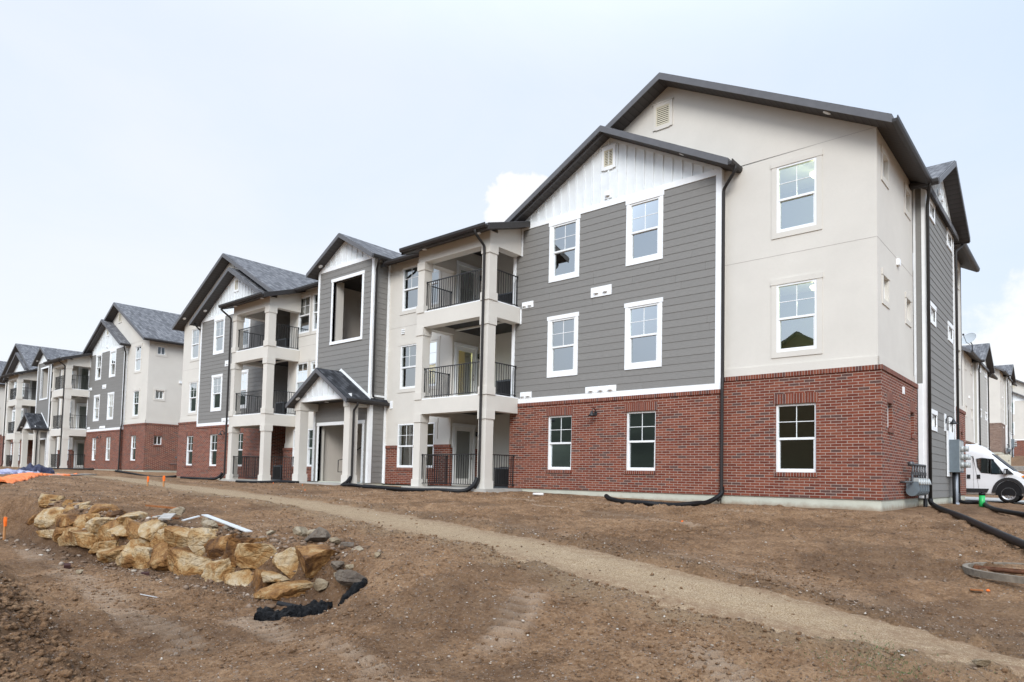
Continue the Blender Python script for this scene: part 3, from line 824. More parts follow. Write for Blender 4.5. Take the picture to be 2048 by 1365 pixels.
    for (u0, u1, z0, z1), bot in ((op, True), (dr, False)):
        t.part(); t.box(u0 - .11, u0, -.1, .036, z0 if bot else .02, z1); t.box(u1, u1 + .11, -.1, .036, z0 if bot else .02, z1); t.box(u0 - .14, u1 + .14, -.1, .046, z1, z1 + .13)
        if bot: t.box(u0 - .11, u1 + .11, -.16, .05, z0 - .12, z0)
    t.build_each('opening_trim', 'white_trim', B)
    t = MB(); t.boxes((-21.66, -21.535, -.876, -.838, .02, 8.715)); t.box(-17.945, -17.80, -.876, -.838, .02, 8.715); t.box(-17.818, -17.798, -.837, -.72, .02, 8.715).part(); t.boxes((-17.818, -17.79, -.20, -.105, .02, 8.715), (-17.816, -17.792, -.7195, -.2005, 8.6, 8.715), (-17.816, -17.79, -.7195, -.2005, 3.33, 3.40))
    t.build_each('corner_trim', 'white_trim', B)
    jb = MB(); jb.boxes((-20.68, -20.552, -.79, -.36, 5.6, 8.3), (-20.55, -18.4, -.69, -.36, 5.55, 5.70), (-21.34, -21.243, -.79, -.60, 0, 2.3)); jb.build_each('opening_jamb', 'stucco', B)
    zT = lambda x: 9.83 - .55 * abs(x + 19.735)
    batten_panel(B, tt, -21.65, -17.82, 8.72, zT, -19.735, 0, .36)
    hl = MB()
    hl.box(-21.5, -21.36, -.68, 12.5, -.1, 8.6); hl.box(-18.1, -17.96, -.68, 12.5, -.1, 8.6)
    hl.build('stair_hall', 'stucco_hall', B)
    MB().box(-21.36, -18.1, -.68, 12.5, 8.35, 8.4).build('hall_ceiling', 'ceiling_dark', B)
    fl = MB(); fl.boxes((-21.36, -18.1, -.69, 12.5, -.1, -.002), (-21.36, -18.1, 3.4, 6.0, 5.3, 5.5), (-21.36, -18.1, 3.4, 6.0, 2.6, 2.8)); fl.build_each('hall_floor', 'patio_concrete', B)
    st = MB()
    for k in range(9):
        z = .18 + k * .19; y = .35 + k * .27
        st.box(-19.25, -18.12, y, y + .30, z - .05, z)
    so = st.build('stair', 'concrete', B)
    sg = MB(); sg.hexa([(-19.3, .2, -.02), (-19.26, .2, -.02), (-19.26, .2, .2), (-19.3, .2, .2)], [(-19.3, 2.9, 1.7), (-19.26, 2.9, 1.7), (-19.26, 2.9, 1.95), (-19.3, 2.9, 1.95)])
    sg.build('stringer', 'black_metal', so)
    hr = MB()
    hr.tube([(-19.28, 2.9, 2.75), (-19.28, .3, .97), (-19.28, .05, .97), (-19.28, .05, .35)], .02, 6)
    hr.tube([(-19.28, 2.9, 2.45), (-19.28, .3, .67), (-19.28, .05, .67)], .012, 6)
    for k in range(10): hr.box(-19.288, -19.272, .3 + k * .27, .316 + k * .27, .1 + k * .19, .97 + k * .185)
    hr.tube([(-20.7, .0, .96), (-20.7, 1.8, 2.1)], .02, 6); hr.tube([(-20.7, .0, .96), (-20.7, -.25, .9), (-20.7, -.25, .42), (-20.7, .3, .42)], .02, 6)
    hr.build('handrail', 'black_metal', so)
    # --- entry porch
    for x in (-21.66, -18.25): column(B, x, -1.68, .36, -.02, 3.2, .32, .33)
    bm_ = MB(); bm_.boxes((-21.66, -21.3, -1.32, -.88, 2.9, 3.2), (-18.25, -17.89, -1.32, -.88, 2.9, 3.2)); bm_.build_each('porch_beam', 'stucco', B)
    zP = lambda x: 4.30 - .62 * abs(x + 19.775)
    batten_panel(B, front(-1.66), -21.72, -17.83, 3.2, lambda x: max(3.21, zP(x)), -19.775, 0, .36, .16)
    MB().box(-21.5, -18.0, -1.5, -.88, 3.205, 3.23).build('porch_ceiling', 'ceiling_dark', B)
    gable_roof(B, YR, -19.775, 4.30, .62, 2.1, 2.1, -1.98, -.842, 'shingle_dark', .3, .15)
    sk = MB(); sk.prism([(-17.80, 3.10), (-17.80, 3.27), (-17.675, 3.14), (-17.675, 2.998)], -.842, -.1); sk.build('roof', 'shingle_dark', B)
    gutter(B, YR, -17.672, 1, -1.98, -.02, 3.0); gutter(B, YR, -21.878, -1, -1.98, -.85, 3.0)
    fl = MB(); fl.hexa([(-19.775, -.885, 4.45), (-19.775, -.868, 4.45), (-19.775, -.868, 4.56), (-19.775, -.885, 4.56)], [(-17.80, -.885, 3.235), (-17.80, -.868, 3.235), (-17.80, -.868, 3.34), (-17.80, -.885, 3.34)])
    fl.part(); fl.hexa([(-19.775, -.885, 4.45), (-19.775, -.868, 4.45), (-19.775, -.868, 4.56), (-19.775, -.885, 4.56)], [(-21.6, -.885, 3.33), (-21.6, -.868, 3.33), (-21.6, -.868, 3.44), (-21.6, -.885, 3.44)])
    fl.build_each('flashing', 'white_trim', B)
    soffit_light(B, -21.3, -1.82, 3.33, .62); soffit_light(B, -20.2, -1.2, 3.2); soffit_light(B, -18.7, -1.2, 3.2)
    # --- roofs
    gable_roof(B, YR, -5.55, 11.542, S, 5.9, 5.9, -.44, 12.95, 'shingle', .48, .17, False, True, 12.95)
    gable_roof(B, YR, -31.5, 11.542, S, 5.85, 5.55, -.44, 12.95, 'shingle', .48, .17, False, True, 12.95)
    gable_roof(B, YR, -7.44, 10.585, S, 4.0, 4.0, -.58, .05, 'shingle', .47, .16)
    gable_roof(B, YR, -30.5, 10.585, S, 4.25, 3.4, -.58, .05, 'shingle', .47, .16)
    gable_roof(B, YR, -19.735, 9.85, .55, 2.28, 2.28, -1.22, 2.2, 'shingle', .37, .15, False, True, -.1)
    gable_roof(B, lambda u, d, z: (.62 - d + 0.0, u, z), 6.35, 9.90, .55, 2.75, 2.75, 0.0, 3.6, 'shingle', .4, .15, True, True, .5)
    m_ = MB(XR)   # long roof between the end blocks
    m_.prism([(6.25, 11.80), (6.25, 11.97), (-.55, 8.57), (-.55, 8.40)], -26.0, -11.0); m_.prism([(6.25, 11.80), (6.25, 11.97), (13.0, 8.59), (13.0, 8.42)], -26.0, -11.0)
    rf = m_.build('roof', 'shingle', B)
    q = MB(XR); q.prism([(-.55, 8.385), (-.55, 8.398), (.0, 8.673), (.0, 8.660)], -25.9, -21.6).part(); q.prism([(-.55, 8.385), (-.55, 8.398), (.0, 8.673), (.0, 8.660)], -17.6, -11.3)
    q.build_each('soffit', 'soffit', rf, False)
    gutter(B, XR, -.55, -1, -26.0, -21.95, 8.42); gutter(B, XR, -.55, -1, -17.5, -14.3, 8.42)
    gutter(B, YR, .352, 1, -.46, 3.55, 8.36); gutter(B, YR, .352, 1, 9.15, 12.95, 8.36)
    gutter(B, YR, -3.44, 1, -.6, .04, 8.42); gutter(B, YR, -17.455, 1, -1.24, -.42, 8.56)
    gutter(B, XR, 3.60, -1, -.2, .62, 8.34); gutter(B, XR, 9.10, 1, -.2, .62, 8.34)
    soffit_light(B, -10.7, -.34, 8.85, .535); soffit_light(B, -4.9, -.34, 9.22, -.535); soffit_light(B, -1.1, -.25, 9.14, -.535); soffit_light(B, -21.3, -1.03, 8.96, .55)
    soffit_light(B, -36.3, -.25, 8.93, .535); soffit_light(B, -33.5, -.34, 8.96, .535)
    # --- downspouts
    downspout(B, [(-3.32, -.36, 8.45), (-3.36, -.36, 8.30), (-3.76, -.13, 8.02), (-3.76, -.13, 3.1), (-3.74, -.20, 2.75), (-3.74, -.20, -.02), (-3.80, -.30, -.14)])
    downspout(B, [(-11.02, -2.09, 7.98), (-11.02, -2.09, 7.84), (-11.02, -1.68, 7.55), (-11.02, -1.68, .22), (-11.06, -1.80, -.02)])
    downspout(B, [(-17.40, -.95, 8.58), (-17.42, -.95, 8.5), (-17.74, -.80, 8.25), (-17.74, -.80, 3.45), (-17.66, -.82, 3.3)])
    downspout(B, [(-17.61, -1.55, 3.02), (-17.61, -1.55, 2.92), (-17.83, -1.55, 2.72), (-17.83, -1.55, .2), (-17.80, -1.66, -.02)])
    downspout(B, [(.42, 3.50, 8.38), (.40, 3.55, 8.28), (.285, 3.96, 8.02), (.285, 3.96, -.05)])
    downspout(B, [(.42, 9.2, 8.38), (.40, 9.15, 8.28), (.285, 8.72, 8.02), (.285, 8.72, -.05)])
    downspout(B, [(-27.75, -2.09, 7.98), (-27.75, -2.09, 7.84), (-27.62, -1.68, 7.5), (-27.62, -1.68, .2), (-27.75, -1.80, -.02)])
    downspout(B, [(-34.6, -.42, 8.42), (-34.5, -.3, 8.2), (-34.5, -.05, 8.02), (-34.5, -.05, 7.6)])
    # --- inside: floors, partitions
    i_ = MB()
    for z0, z1 in ((2.66, 2.72), (5.62, 5.68), (8.56, 8.6)): 
        for a, b_ in ((-36.7, -25.1), (-25.0, -21.6), (-17.8, -14.35), (-11.0, -.3)): i_.box(a, b_, .12, 5.0, z0, z1)
    i_.build('room_ceiling', 'ceiling_paint', B); i_ = MB()
    i_.box(-36.7, -21.6, 5.0, 5.1, 0, 8.56); i_.box(-17.8, -.3, 5.0, 5.1, 0, 8.56)
    for x in (-34.6, -31.0, -27.5, -8.0, -4.05, -11.2): i_.box(x, x + .1, 1.6 if x in (-11.2, -27.5) else .12, 5.0, 0, 8.56)
    i_.box(-3.95, -.3, 2.3, 2.4, 0, 8.56)
    i_.build('room_walls', 'interior_paint', B)
    i_ = MB()
    for z0 in (0.0, 2.93, 5.9):
        for a, b_ in ((-36.7, -25.1), (-25.0, -21.6), (-17.8, -14.35), (-11.0, -.3)): i_.box(a, b_, .12, 5.0, z0 - .2, z0)
    i_.build('room_floor', 'interior_floor', B)
    MB().box(-16.2, -16.1, .12, 2.4, 2.95, 5.6).build('room_walls', 'warm_glow_paint', B)  # wall coloured yellow to carry the warm glow behind the balcony door
    for x, y, z in ((-1.72, .95, 5.36), (-1.72, .95, 8.30)):
        m_ = MB(); m_.lathe([(.0, .13), (.05, .13), (.05, .0), (.0, .0)], (x, y, z), 10); lf = m_.build('ceiling_lamp', 'chrome', B)
        MB().lathe([(.0, -.12), (.10, -.10), (.16, -.04), (.17, .0), (.0, .01)], (x, y, z), 14).build('lamp_bowl', 'lamp_glow', lf)
    m_ = MB(); m_.lathe([(.0, .3), (.03, .3), (.03, .0), (.0, .0)], (-14.95, .62, 5.05), 10); lf = m_.build('ceiling_lamp', 'chrome', B)
    MB().lathe([(.0, -.10), (.07, -.08), (.10, -.02), (.07, .05), (.0, .06)], (-14.95, .62, 5.05), 12).build('lamp_bowl', 'lamp_glow', lf)
    for nm, x, y, z, e_, c_ in (('lamp_light', -14.95, .62, 4.9, 55, (1, .72, .34)), ('lamp_light', -1.72, .95, 4.98, 34, (1, .80, .50)), ('lamp_light', -1.72, .95, 7.94, 34, (1, .80, .50))):
        l_ = bpy.data.lights.new(nm, 'POINT'); l_.energy = e_; l_.color = c_; l_.shadow_soft_size = .1
        lo_ = bpy.data.objects.new(nm, l_); COL.objects.link(lo_); lo_.location = (x, y, z); lo_.parent = B
    return B

def children(o): return [c for c in bpy.data.objects if c.parent == o]
def copy_tree(root, keep=None, swaps=None):
    kids = {}
    for c in bpy.data.objects:
        if c.parent: kids.setdefault(c.parent.name, []).append(c)
    def rec(o, par):
        c = o.copy(); COL.objects.link(c)
        if par: c.parent = par
        if swaps and o.type == 'MESH' and o.data.materials and o.data.materials[0].name in swaps:
            c.material_slots[0].link = 'OBJECT'; c.material_slots[0].material = M[swaps[o.data.materials[0].name]]
        for k in kids.get(o.name, []):
            if par is None and keep and not keep(k): continue
            rec(k, c)
        return c
    return rec(root, None)

BL = build_building()
tag(BL, 'largest apartment block, red brick base, with electric meters on its siding end bay', 'building', 'apartment blocks')
def xr(o):
    if o.type != 'MESH': return 0, 0, 0, 0
    xs = [v[0] for v in o.bound_box]; ys = [v[1] for v in o.bound_box]; return min(xs), max(xs), min(ys), max(ys)
def vis_left(o): return o.name.split('.')[0] not in ('room_walls', 'room_ceiling', 'room_floor', 'ceiling_lamp', 'control_joint', 'lamp_light')
b3 = copy_tree(BL, vis_left); b3.location = (-44.13, .81, .317); b3.rotation_euler = (0, 0, -.008)
tag(b3, 'red brick apartment block behind the orange tarp, second in the row', 'building', 'apartment blocks')
b4 = copy_tree(BL, lambda o: vis_left(o) and xr(o)[1] > -12); b4.location = (-88.5, .2, .75); b4.rotation_euler = (0, 0, -.03)
tag(b4, 'farthest apartment block of the row, only its roof slope and side wall showing', 'building', 'apartment blocks')
SW = {'red_brick': 'brown_brick', 'red_brick_soldier': 'brown_brick_soldier', 'grey_siding': 'pale_siding'}
near_end = lambda o: o.name.startswith('foundation') or (vis_left(o) and xr(o)[1] > -4.0 and xr(o)[1] - xr(o)[0] < 14)
c1 = copy_tree(BL, near_end, SW); c1.location = (-2.4, 31.3, 0.0)
tag(c1, 'pale siding apartment block behind the van with a satellite dish on its eave', 'building', 'apartment blocks uphill')
c2 = copy_tree(BL, near_end, SW); c2.location = (-3.85, 67.3, 3.8)
tag(c2, 'brown brick apartment block standing behind the cream utility cabinet', 'building', 'apartment blocks uphill')
c3 = copy_tree(BL, lambda o: vis_left(o) and xr(o)[1] > -12 and xr(o)[1] - xr(o)[0] < 14, {'grey_siding': 'stucco'}); c3.location = (.3, 101, 4.1)
tag(c3, 'pale apartment block uphill behind the brown brick one, red brick at its base', 'building', 'apartment blocks uphill')

# ------------------------------------------------------------------ terrain
def hash2(ix, iy, seed):
    h = (ix.astype(np.int64) * 374761393 + iy.astype(np.int64) * 668265263 + seed * 974711) & 0xffffffff
    h = ((h ^ (h >> 13)) * 1274126177) & 0xffffffff
    return ((h ^ (h >> 16)) & 0xffff) / 65535.0
def vnoise(x, y, seed=0):
    ix = np.floor(x); iy = np.floor(y); fx = x - ix; fy = y - iy
    fx = fx * fx * fx * (fx * (fx * 6 - 15) + 10); fy = fy * fy * fy * (fy * (fy * 6 - 15) + 10)
    a = hash2(ix, iy, seed); b_ = hash2(ix + 1, iy, seed); c = hash2(ix, iy + 1, seed); d = hash2(ix + 1, iy + 1, seed)
    return (a + (b_ - a) * fx) * (1 - fy) + (c + (d - c) * fx) * fy - .5
def fbm(x, y, oct=4, seed=0, gain=.5):
    s = 0; a = 1; f = 1
    for o in range(oct):
        s = s + a * vnoise(x * f + o * 17.3, y * f - o * 9.1, seed + o); a *= gain; f *= 2.03
    return s
def sstep(a, b_, x):
    t = np.clip((x - a) / (b_ - a), 0, 1); return t * t * (3 - 2 * t)

CP = np.array([
 (0, -.2, -.25), (-4, -.3, -.22), (-7.5, -.3, -.14), (-10.5, -.3, -.10), (-14, -1.9, -.10), (-18, -2.3, -.10), (-24, -1.9, -.09), (-30, -.3, -.10), (-37, -.3, -.08),
 (-44, .6, .24), (-60, .6, .26), (-85, .5, .45), (-120, 0, .8), (-100, -30, .6),
 (-3.6, -3.6, -.26), (-6.5, -1.5, -.2), (-7.5, -7.4, -.40), (-3.65, -8.5, -.50), (-.4, -9.3, -.62), (1.3, -9.07, -.80), (2.5, -8.8, -.95), (.3, -10.5, -.76), (1.7, -10.5, -.92),
 (-1.7, -10.6, -.60), (-5, -9.9, -.48), (2.75, -6.85, -.62), (2.9, -4.2, -.50), (2.0, -1.5, -.36), (.5, 2.7, -.25), (.7, 6, -.20), (.6, 11, -.24), (2, 13, -.30), (6, 13.6, -.34), (6, 0, -.42), (6, -8, -.95),
 (3, -12.4, -1.12), (.1, -12.4, -1.05), (3.7, -16.3, -1.22), (8, -16, -1.22), (1, -14, -1.2), (5, -22, -1.25), (-3, -11.3, -.60),
 (-8, -11.6, -.44), (-5.5, -11.6, -.56), (-11.5, -12.3, -.28), (-16.2, -6.2, -.22), (-23.5, -5.8, -.15), (-20, -7.5, -.2), (-12, -9, -.3), (-17, -12.5, -.16), (-20.4, -11.3, -.04), (-24.8, -9.75, .02), (-28, -8.3, .09), (-31.3, -5.9, .04), (-35, -7.6, .10), (-30, -12, .08), (-44, -8, .12), (-60, -10, .2), (-8, -16, -.4), (-14, -18, -.2), (-12, -5, -.24), (-8, -4, -.25),
 (15, 10, -.4), (20, -10, -1.1), (30, 20, -.4), (-30, -30, .1), (0, -40, -1.4), (30, -40, -1.6)], float)
def tps_fit(P):
    n = len(P); d = np.hypot(P[:, None, 0] - P[None, :, 0], P[:, None, 1] - P[None, :, 1])
    K = np.where(d > 0, d, 0) + np.eye(n) * .15      # linear kernel: stays tame far away
    A = np.zeros((n + 1, n + 1)); A[:n, :n] = K; A[:n, n] = 1; A[n, :n] = 1
    return np.linalg.solve(A, np.append(P[:, 2], 0))
WT = tps_fit(CP)
def upper(x, y):
    s = np.full(x.shape, WT[-1])
    for (px_, py_, _), w in zip(CP, WT): s = s + w * np.sqrt((x - px_) ** 2 + (y - py_) ** 2 + .36)
    return s
def walldist(x, y): return (-11.85 + (x + 3.6) * .109) - y      # positive on the lower side
def base(x, y):
    u = upper(x, y)
    lo = -1.14 + np.clip((-3.6 - x) / 7, 0, 1.2) * .16 + sstep(-11.5, -16, x) * .9
    wd = walldist(x, y)
    fade = sstep(-3.2, -1.0, x)
    w = .06 + 2.9 * fade
    t = sstep(-.42 - fade * .4, w, wd)
    lo = np.minimum(lo, u)
    h = u + (lo - u) * t
    # spoil bank at the near left corner
    h = h + .20 * sstep(-14.0, -15.2, y + .12 * (x + 5.6)) * sstep(-1.2, -2.6, x)
    # rise behind the block
    h = h + sstep(19, 46, y) * 1.5 + sstep(44, 85, y) * 2.4
    return h
# path centre line and half width
PCL = np.array([(-60, -4.9), (-40, -5.4), (-28, -5.9), (-20.6, -6.40), (-15.45, -7.28), (-8.2, -8.12), (-4.2, -9.06), (-1.2, -9.68), (.2, -9.82), (1.3, -9.75), (2.4, -9.70), (3.3, -9.75), (4.2, -9.8)])
PHW = np.array([.9, .9, .85, .85, .74, .70, .68, .60, .60, .60, .46, .12, .03])
def pathdist(x, y):
    best = np.full(x.shape, 1e9); side = np.zeros(x.shape)
    for i in range(len(PCL) - 1):
        a = PCL[i]; d = PCL[i + 1] - a; L2 = d @ d
        t = np.clip(((x - a[0]) * d[0] + (y - a[1]) * d[1]) / L2, 0, 1)
        dx = x - a[0] - t * d[0]; dy = y - a[1] - t * d[1]
        q = np.hypot(dx, dy) - (PHW[i] + (PHW[i + 1] - PHW[i]) * t)
        sg = np.sign(d[0] * (y - a[1]) - d[1] * (x - a[0]))
        side = np.where(q < best, sg, side); best = np.minimum(best, q)
    return best, side
def seg_track(x, y, a, b_, hw):
    a = np.array(a); d = np.array(b_) - a; L = np.hypot(*d); d = d / L; n = np.array([-d[1], d[0]])
    s = (x - a[0]) * d[0] + (y - a[1]) * d[1]; q = (x - a[0]) * n[0] + (y - a[1]) * n[1]
    m_ = sstep(hw, hw * .6, np.abs(q)) * sstep(0, .5, s) * sstep(L, L - .5, s)
    return s, q, m_
TRACKS = [((-.92, -10.75), (-.02, -12.5), .23, .175), ((-7.0, -4.38), (-1.5, -5.45), .15, .15), ((-10.6, -12.95), (-2.0, -13.75), .25, .20), ((-3.5, -12.85), (.4, -13.25), .22, .18), ((.9, -11.0), (2.2, -12.0), .2, .14), ((-9, -3.0), (-1.2, -2.6), .13, .15)]
def relief(x, y):
    """fine ground relief and masks"""
    pd, side = pathdist(x, y)
    edge = pd + (.12 + .25 * sstep(1.6, 2.8, x)) * fbm(x * 1.6, y * 1.6, 3, 5) + .07 * fbm(x * 7, y * 7, 2, 8)
    inside = sstep(.05, -.12, edge)
    bank = sstep(0, .45, (-13.95 - .12 * (x + 5.6)) - y + .25 * fbm(x * 1.3, y * 1.3, 2, 61)) * sstep(-1.4, -2.2, x)
    n6 = fbm(x * 5.5, y * 5.5, 3, 3); n17 = fbm(x * 15, y * 15, 3, 4)
    rough = .55 + .9 * sstep(-.15, .25, fbm(x * .6, y * .6, 3, 14)) + .8 * bank
    z = .085 * fbm(x * .35, y * .35, 3, 1) + .060 * fbm(x * 1.7, y * 1.7, 3, 2) + rough * (.042 * n6 + .026 * n17 + .05 * np.maximum(0, fbm(x * 9, y * 9, 2, 31) - .16))
    z = z + bank * .10
    # crumbly ridge along the upper side of the path
    rid = np.exp(-((edge - .16) / .13) ** 2) * np.where(side > 0, 1.0, .35)
    z = z + rid * (.045 + .05 * np.maximum(0, fbm(x * 8, y * 8, 3, 12)))
    dry = np.zeros(x.shape)
    dry = np.maximum(dry, np.exp(-((edge - .50) / .18) ** 2) * (side > 0) * .35)
    for a, b_, hw, pitch in TRACKS:
        s, q, m_ = seg_track(x, y, a, b_, hw)
        brk = np.clip(.72 + 1.3 * fbm(s * 1.5, q * 3 + s * .2, 3, 21), 0, 1)
        wv = .5 + .5 * np.sin(2 * np.pi * (s / pitch + np.abs(q) / hw * .35))
        z = z * (1 - .45 * m_ * brk) + m_ * brk * .050 * (wv ** .7 - .6)
        dry = np.maximum(dry, m_ * brk * (.30 + .80 * wv) * 1.1)
    dark_soil = bank * .72  # darker churned soil on the near bank
    dark_soil = np.maximum(dark_soil, .5 * sstep(.12, .3, fbm(x * .8 + 4, y * .8, 3, 71)))
    dark_soil = np.maximum(dark_soil, sstep(.18, -.02, np.abs(edge - .10)) * (side > 0) * .55)  # darker band beside the path's upper edge
    wl = sstep(-13.5, -11, x) * sstep(-2.6, -3.6, x) * np.exp(-((walldist(x, y) - .1) / .42) ** 2)  # gap shade between the boulders, put into the soil colour
    dark_soil = np.maximum(dark_soil, wl * .8)
    sand = sstep(.70, -.02, edge + .35 * fbm(x * 3, y * 3, 3, 81)) * np.where(side > 0, .25, 1.0)
    return z, inside, dry, dark_soil, sand
def ground_z(x, y):
    x = np.atleast_1d(np.asarray(x, float)); y = np.atleast_1d(np.asarray(y, float))
    z, ins, _, _, _ = relief(x, y)
    return base(x, y) + z * (1 - ins * .85) * nearfade(x, y) - ins * .012
def nearfade(x, y):
    # calm the relief where buildings and paving stand
    k = sstep(-.05, -1.0, y) * 1.0
    k = np.maximum(k, sstep(.3, .9, x))
    return .25 + .75 * k
def gz(x, y): return float(ground_z(x, y)[0])

def axis(fine0, fine1, step, lo, hi, growth=1.16):
    a = list(np.arange(fine0, fine1 + step / 2, step)); s = step; v_ = a[-1]
    while v_ < hi: s = min(s * growth, 12); v_ += s; a.append(v_)
    s = step; v_ = a[0]; pre = []
    while v_ > lo: s = min(s * growth, 12); v_ -= s; pre.append(v_)
    return np.array(pre[::-1] + a)
def grid_mesh(name, X, Y, Z, mat, attrs=None, keep=None):
    nx, ny = len(X), len(Y)
    gx, gy = np.meshgrid(X, Y, indexing='ij')
    v = np.stack([gx, gy, Z], -1).reshape(-1, 3).astype(np.float32)
    i = (np.arange(nx - 1)[:, None] * ny + np.arange(ny - 1)[None, :])
    f = np.stack([i, i + ny, i + ny + 1, i + 1], -1).reshape(-1, 4)
    if keep is not None:
        k = (keep[:-1, :-1] | keep[1:, :-1] | keep[1:, 1:] | keep[:-1, 1:]).reshape(-1); f = f[k]
    me = bpy.data.meshes.new(name)
    me.vertices.add(len(v)); me.vertices.foreach_set('co', v.ravel())
    me.loops.add(f.size); me.loops.foreach_set('vertex_index', f.astype(np.int32).ravel())
    me.polygons.add(len(f)); me.polygons.foreach_set('loop_start', np.arange(0, f.size, 4, dtype=np.int32)); me.polygons.foreach_set('loop_total', np.full(len(f), 4, np.int32))
    me.polygons.foreach_set('use_smooth', np.ones(len(f), bool))
    me.update(); me.validate()
    for nm, arr in (attrs or {}).items():
        a = me.attributes.new(nm, 'FLOAT', 'POINT'); a.data.foreach_set('value', arr.reshape(-1).astype(np.float32))
    me.materials.append(M[mat])
    if keep is not None:
        bm = bmesh.new(); bm.from_mesh(me); bmesh.ops.delete(bm, geom=[q for q in bm.verts if not q.link_faces], context='VERTS'); bm.to_mesh(me); bm.free()
    o = bpy.data.objects.new(name, me); COL.objects.link(o); return o
GX = axis(-12.6, 4.6, .036, -260, 160); GY = axis(-15.6, -1.6, .036, -140, 260)
gx, gy = np.meshgrid(GX, GY, indexing='ij')
rz_, ins_, dry_, dark_soil_, sand_ = relief(gx, gy)
GZ = base(gx, gy) + rz_ * (1 - ins_ * .85) * nearfade(gx, gy) - ins_ * .035
GZ = np.where((gy > .6) & (gy < 12) & (gx > -36.5) & (gx < -.6), np.minimum(GZ, -.5), GZ)
tag(grid_mesh('ground', GX, GY, GZ, 'dirt', {'dry': dry_, 'dark_soil': dark_soil_, 'sand': sand_}), kind='structure')
PX = axis(-13.5, 4.2, .05, -60, 4.4); PY = axis(-11.2, -6.0, .05, -11.4, -3.6)
px_, py_ = np.meshgrid(PX, PY, indexing='ij')
rz2, in2, _, _, _ = relief(px_, py_)
pdd, _ = pathdist(px_, py_)
PZ = base(px_, py_) + rz2 * .22 * nearfade(px_, py_) - .014 + .010 * fbm(px_ * 9, py_ * 9, 3, 44) + .02 * fbm(px_ * 2.2, py_ * 2.2, 2, 45) - .05 * (1 - sstep(.22, -.02, pdd))
tag(grid_mesh('path', PX, PY, PZ, 'sand_gravel', {'edge': np.maximum(sstep(-.48, .02, pdd), sstep(1.2, 2.8, px_) * .8)}, pdd < .30), kind='structure')

# road behind the block where the van is parked
RX = np.linspace(-40, 90, 66); RY = np.linspace(12.95, 19.5, 9)
r_x, r_y = np.meshgrid(RX, RY, indexing='ij')
tag(grid_mesh('road', RX, RY, base(r_x, r_y) + .03, 'concrete'), kind='structure')

# ------------------------------------------------------------------ stones
def ico(sub):
    bm = bmesh.new(); bmesh.ops.create_icosphere(bm, subdivisions=sub, radius=1.0)
    v = np.array([q.co[:] for q in bm.verts]); f = np.array([[l.index for l in p.verts] for p in bm.faces]); bm.free(); return v, f
ICO = {k: ico(k) for k in (1, 2, 4)}
def n3(v, f, seed):
    return (vnoise(v[:, 0] * f + v[:, 2] * 1.7 * f, v[:, 1] * f - v[:, 2] * f * .9, seed) + vnoise(v[:, 1] * f * 1.1 + 5, v[:, 2] * f * 1.2 + v[:, 0] * f * .6, seed + 3))
def rock_mesh(name, a, b_, c, seed, mat, sub=4, cuts=11, rough=1.0):
    r = np.random.default_rng(seed)
    v, f = ICO[sub]; v = v.copy()
    v = np.sign(v) * np.abs(v) ** .70
    for k in range(cuts):
        n = r.normal(size=3); n /= np.linalg.norm(n)
        if k < 2: n = np.array([r.normal() * .25, r.normal() * .25, 1 if k == 0 else -1]); n /= np.linalg.norm(n)
        h = r.uniform(.50, .86)
        d = v @ n - h
        v = v - np.outer(np.maximum(d, 0) * .985, n)
    d = .045 * n3(v, 1.7, seed) + .055 * n3(v, 4.2, seed + 9) * rough + (.042 * n3(v, 10, seed + 17) * rough if sub > 2 else 0)
    # stepped cleavage
    lay = np.array([r.normal() * .3, r.normal() * .3, 1]); lay /= np.linalg.norm(lay)
    q = v @ lay * 3.4 + r.uniform(0, 6)
    if sub > 2: d = d + .010 * np.where((q % 1) < .5, 1, -1) * (1 + n3(v, 2.5, seed + 30))
    v = v * (1 + d)[:, None] * np.array([a, b_, c])
    me = bpy.data.meshes.new(name); me.from_pydata(v.tolist(), [], f.tolist()); me.update()
    me.materials.append(M[mat])
    return me
def rock(name, x, y, z, a, b_, c, seed, mat, rz=0., tilt=(0, 0), sub=4, cuts=12):
    o = bpy.data.objects.new(name, rock_mesh(name, a, b_, c, seed, mat, sub, cuts)); COL.objects.link(o)
    o.location = (x, y, z); o.rotation_euler = (tilt[0], tilt[1], rz); return o
ORD = 'first second third fourth fifth sixth seventh eighth ninth tenth eleventh twelfth thirteenth fourteenth fifteenth sixteenth seventeenth eighteenth nineteenth'.split()
BOT = [(-3.97,-11.89,-1.06,0.56,0.26),(-4.52,-11.95,-1.05,0.30,0.36),(-4.97,-12.00,-1.08,0.29,0.36),(-5.51,-12.06,-1.06,0.31,0.43),(-6.05,-12.12,-0.99,0.35,0.39),(-6.44,-12.16,-0.91,0.35,0.40),(-6.95,-12.21,-0.94,0.25,0.35),(-7.37,-12.26,-0.96,0.25,0.33),(-7.73,-12.30,-0.90,0.32,0.35),(-8.38,-12.37,-0.96,0.25,0.19),(-8.78,-12.41,-0.88,0.22,0.22),(-9.33,-12.47,-0.79,0.40,0.30),(-9.96,-12.54,-0.80,0.23,0.31),(-10.39,-12.59,-0.81,0.20,0.26),(-10.71,-12.62,-0.79,0.19,0.18)]
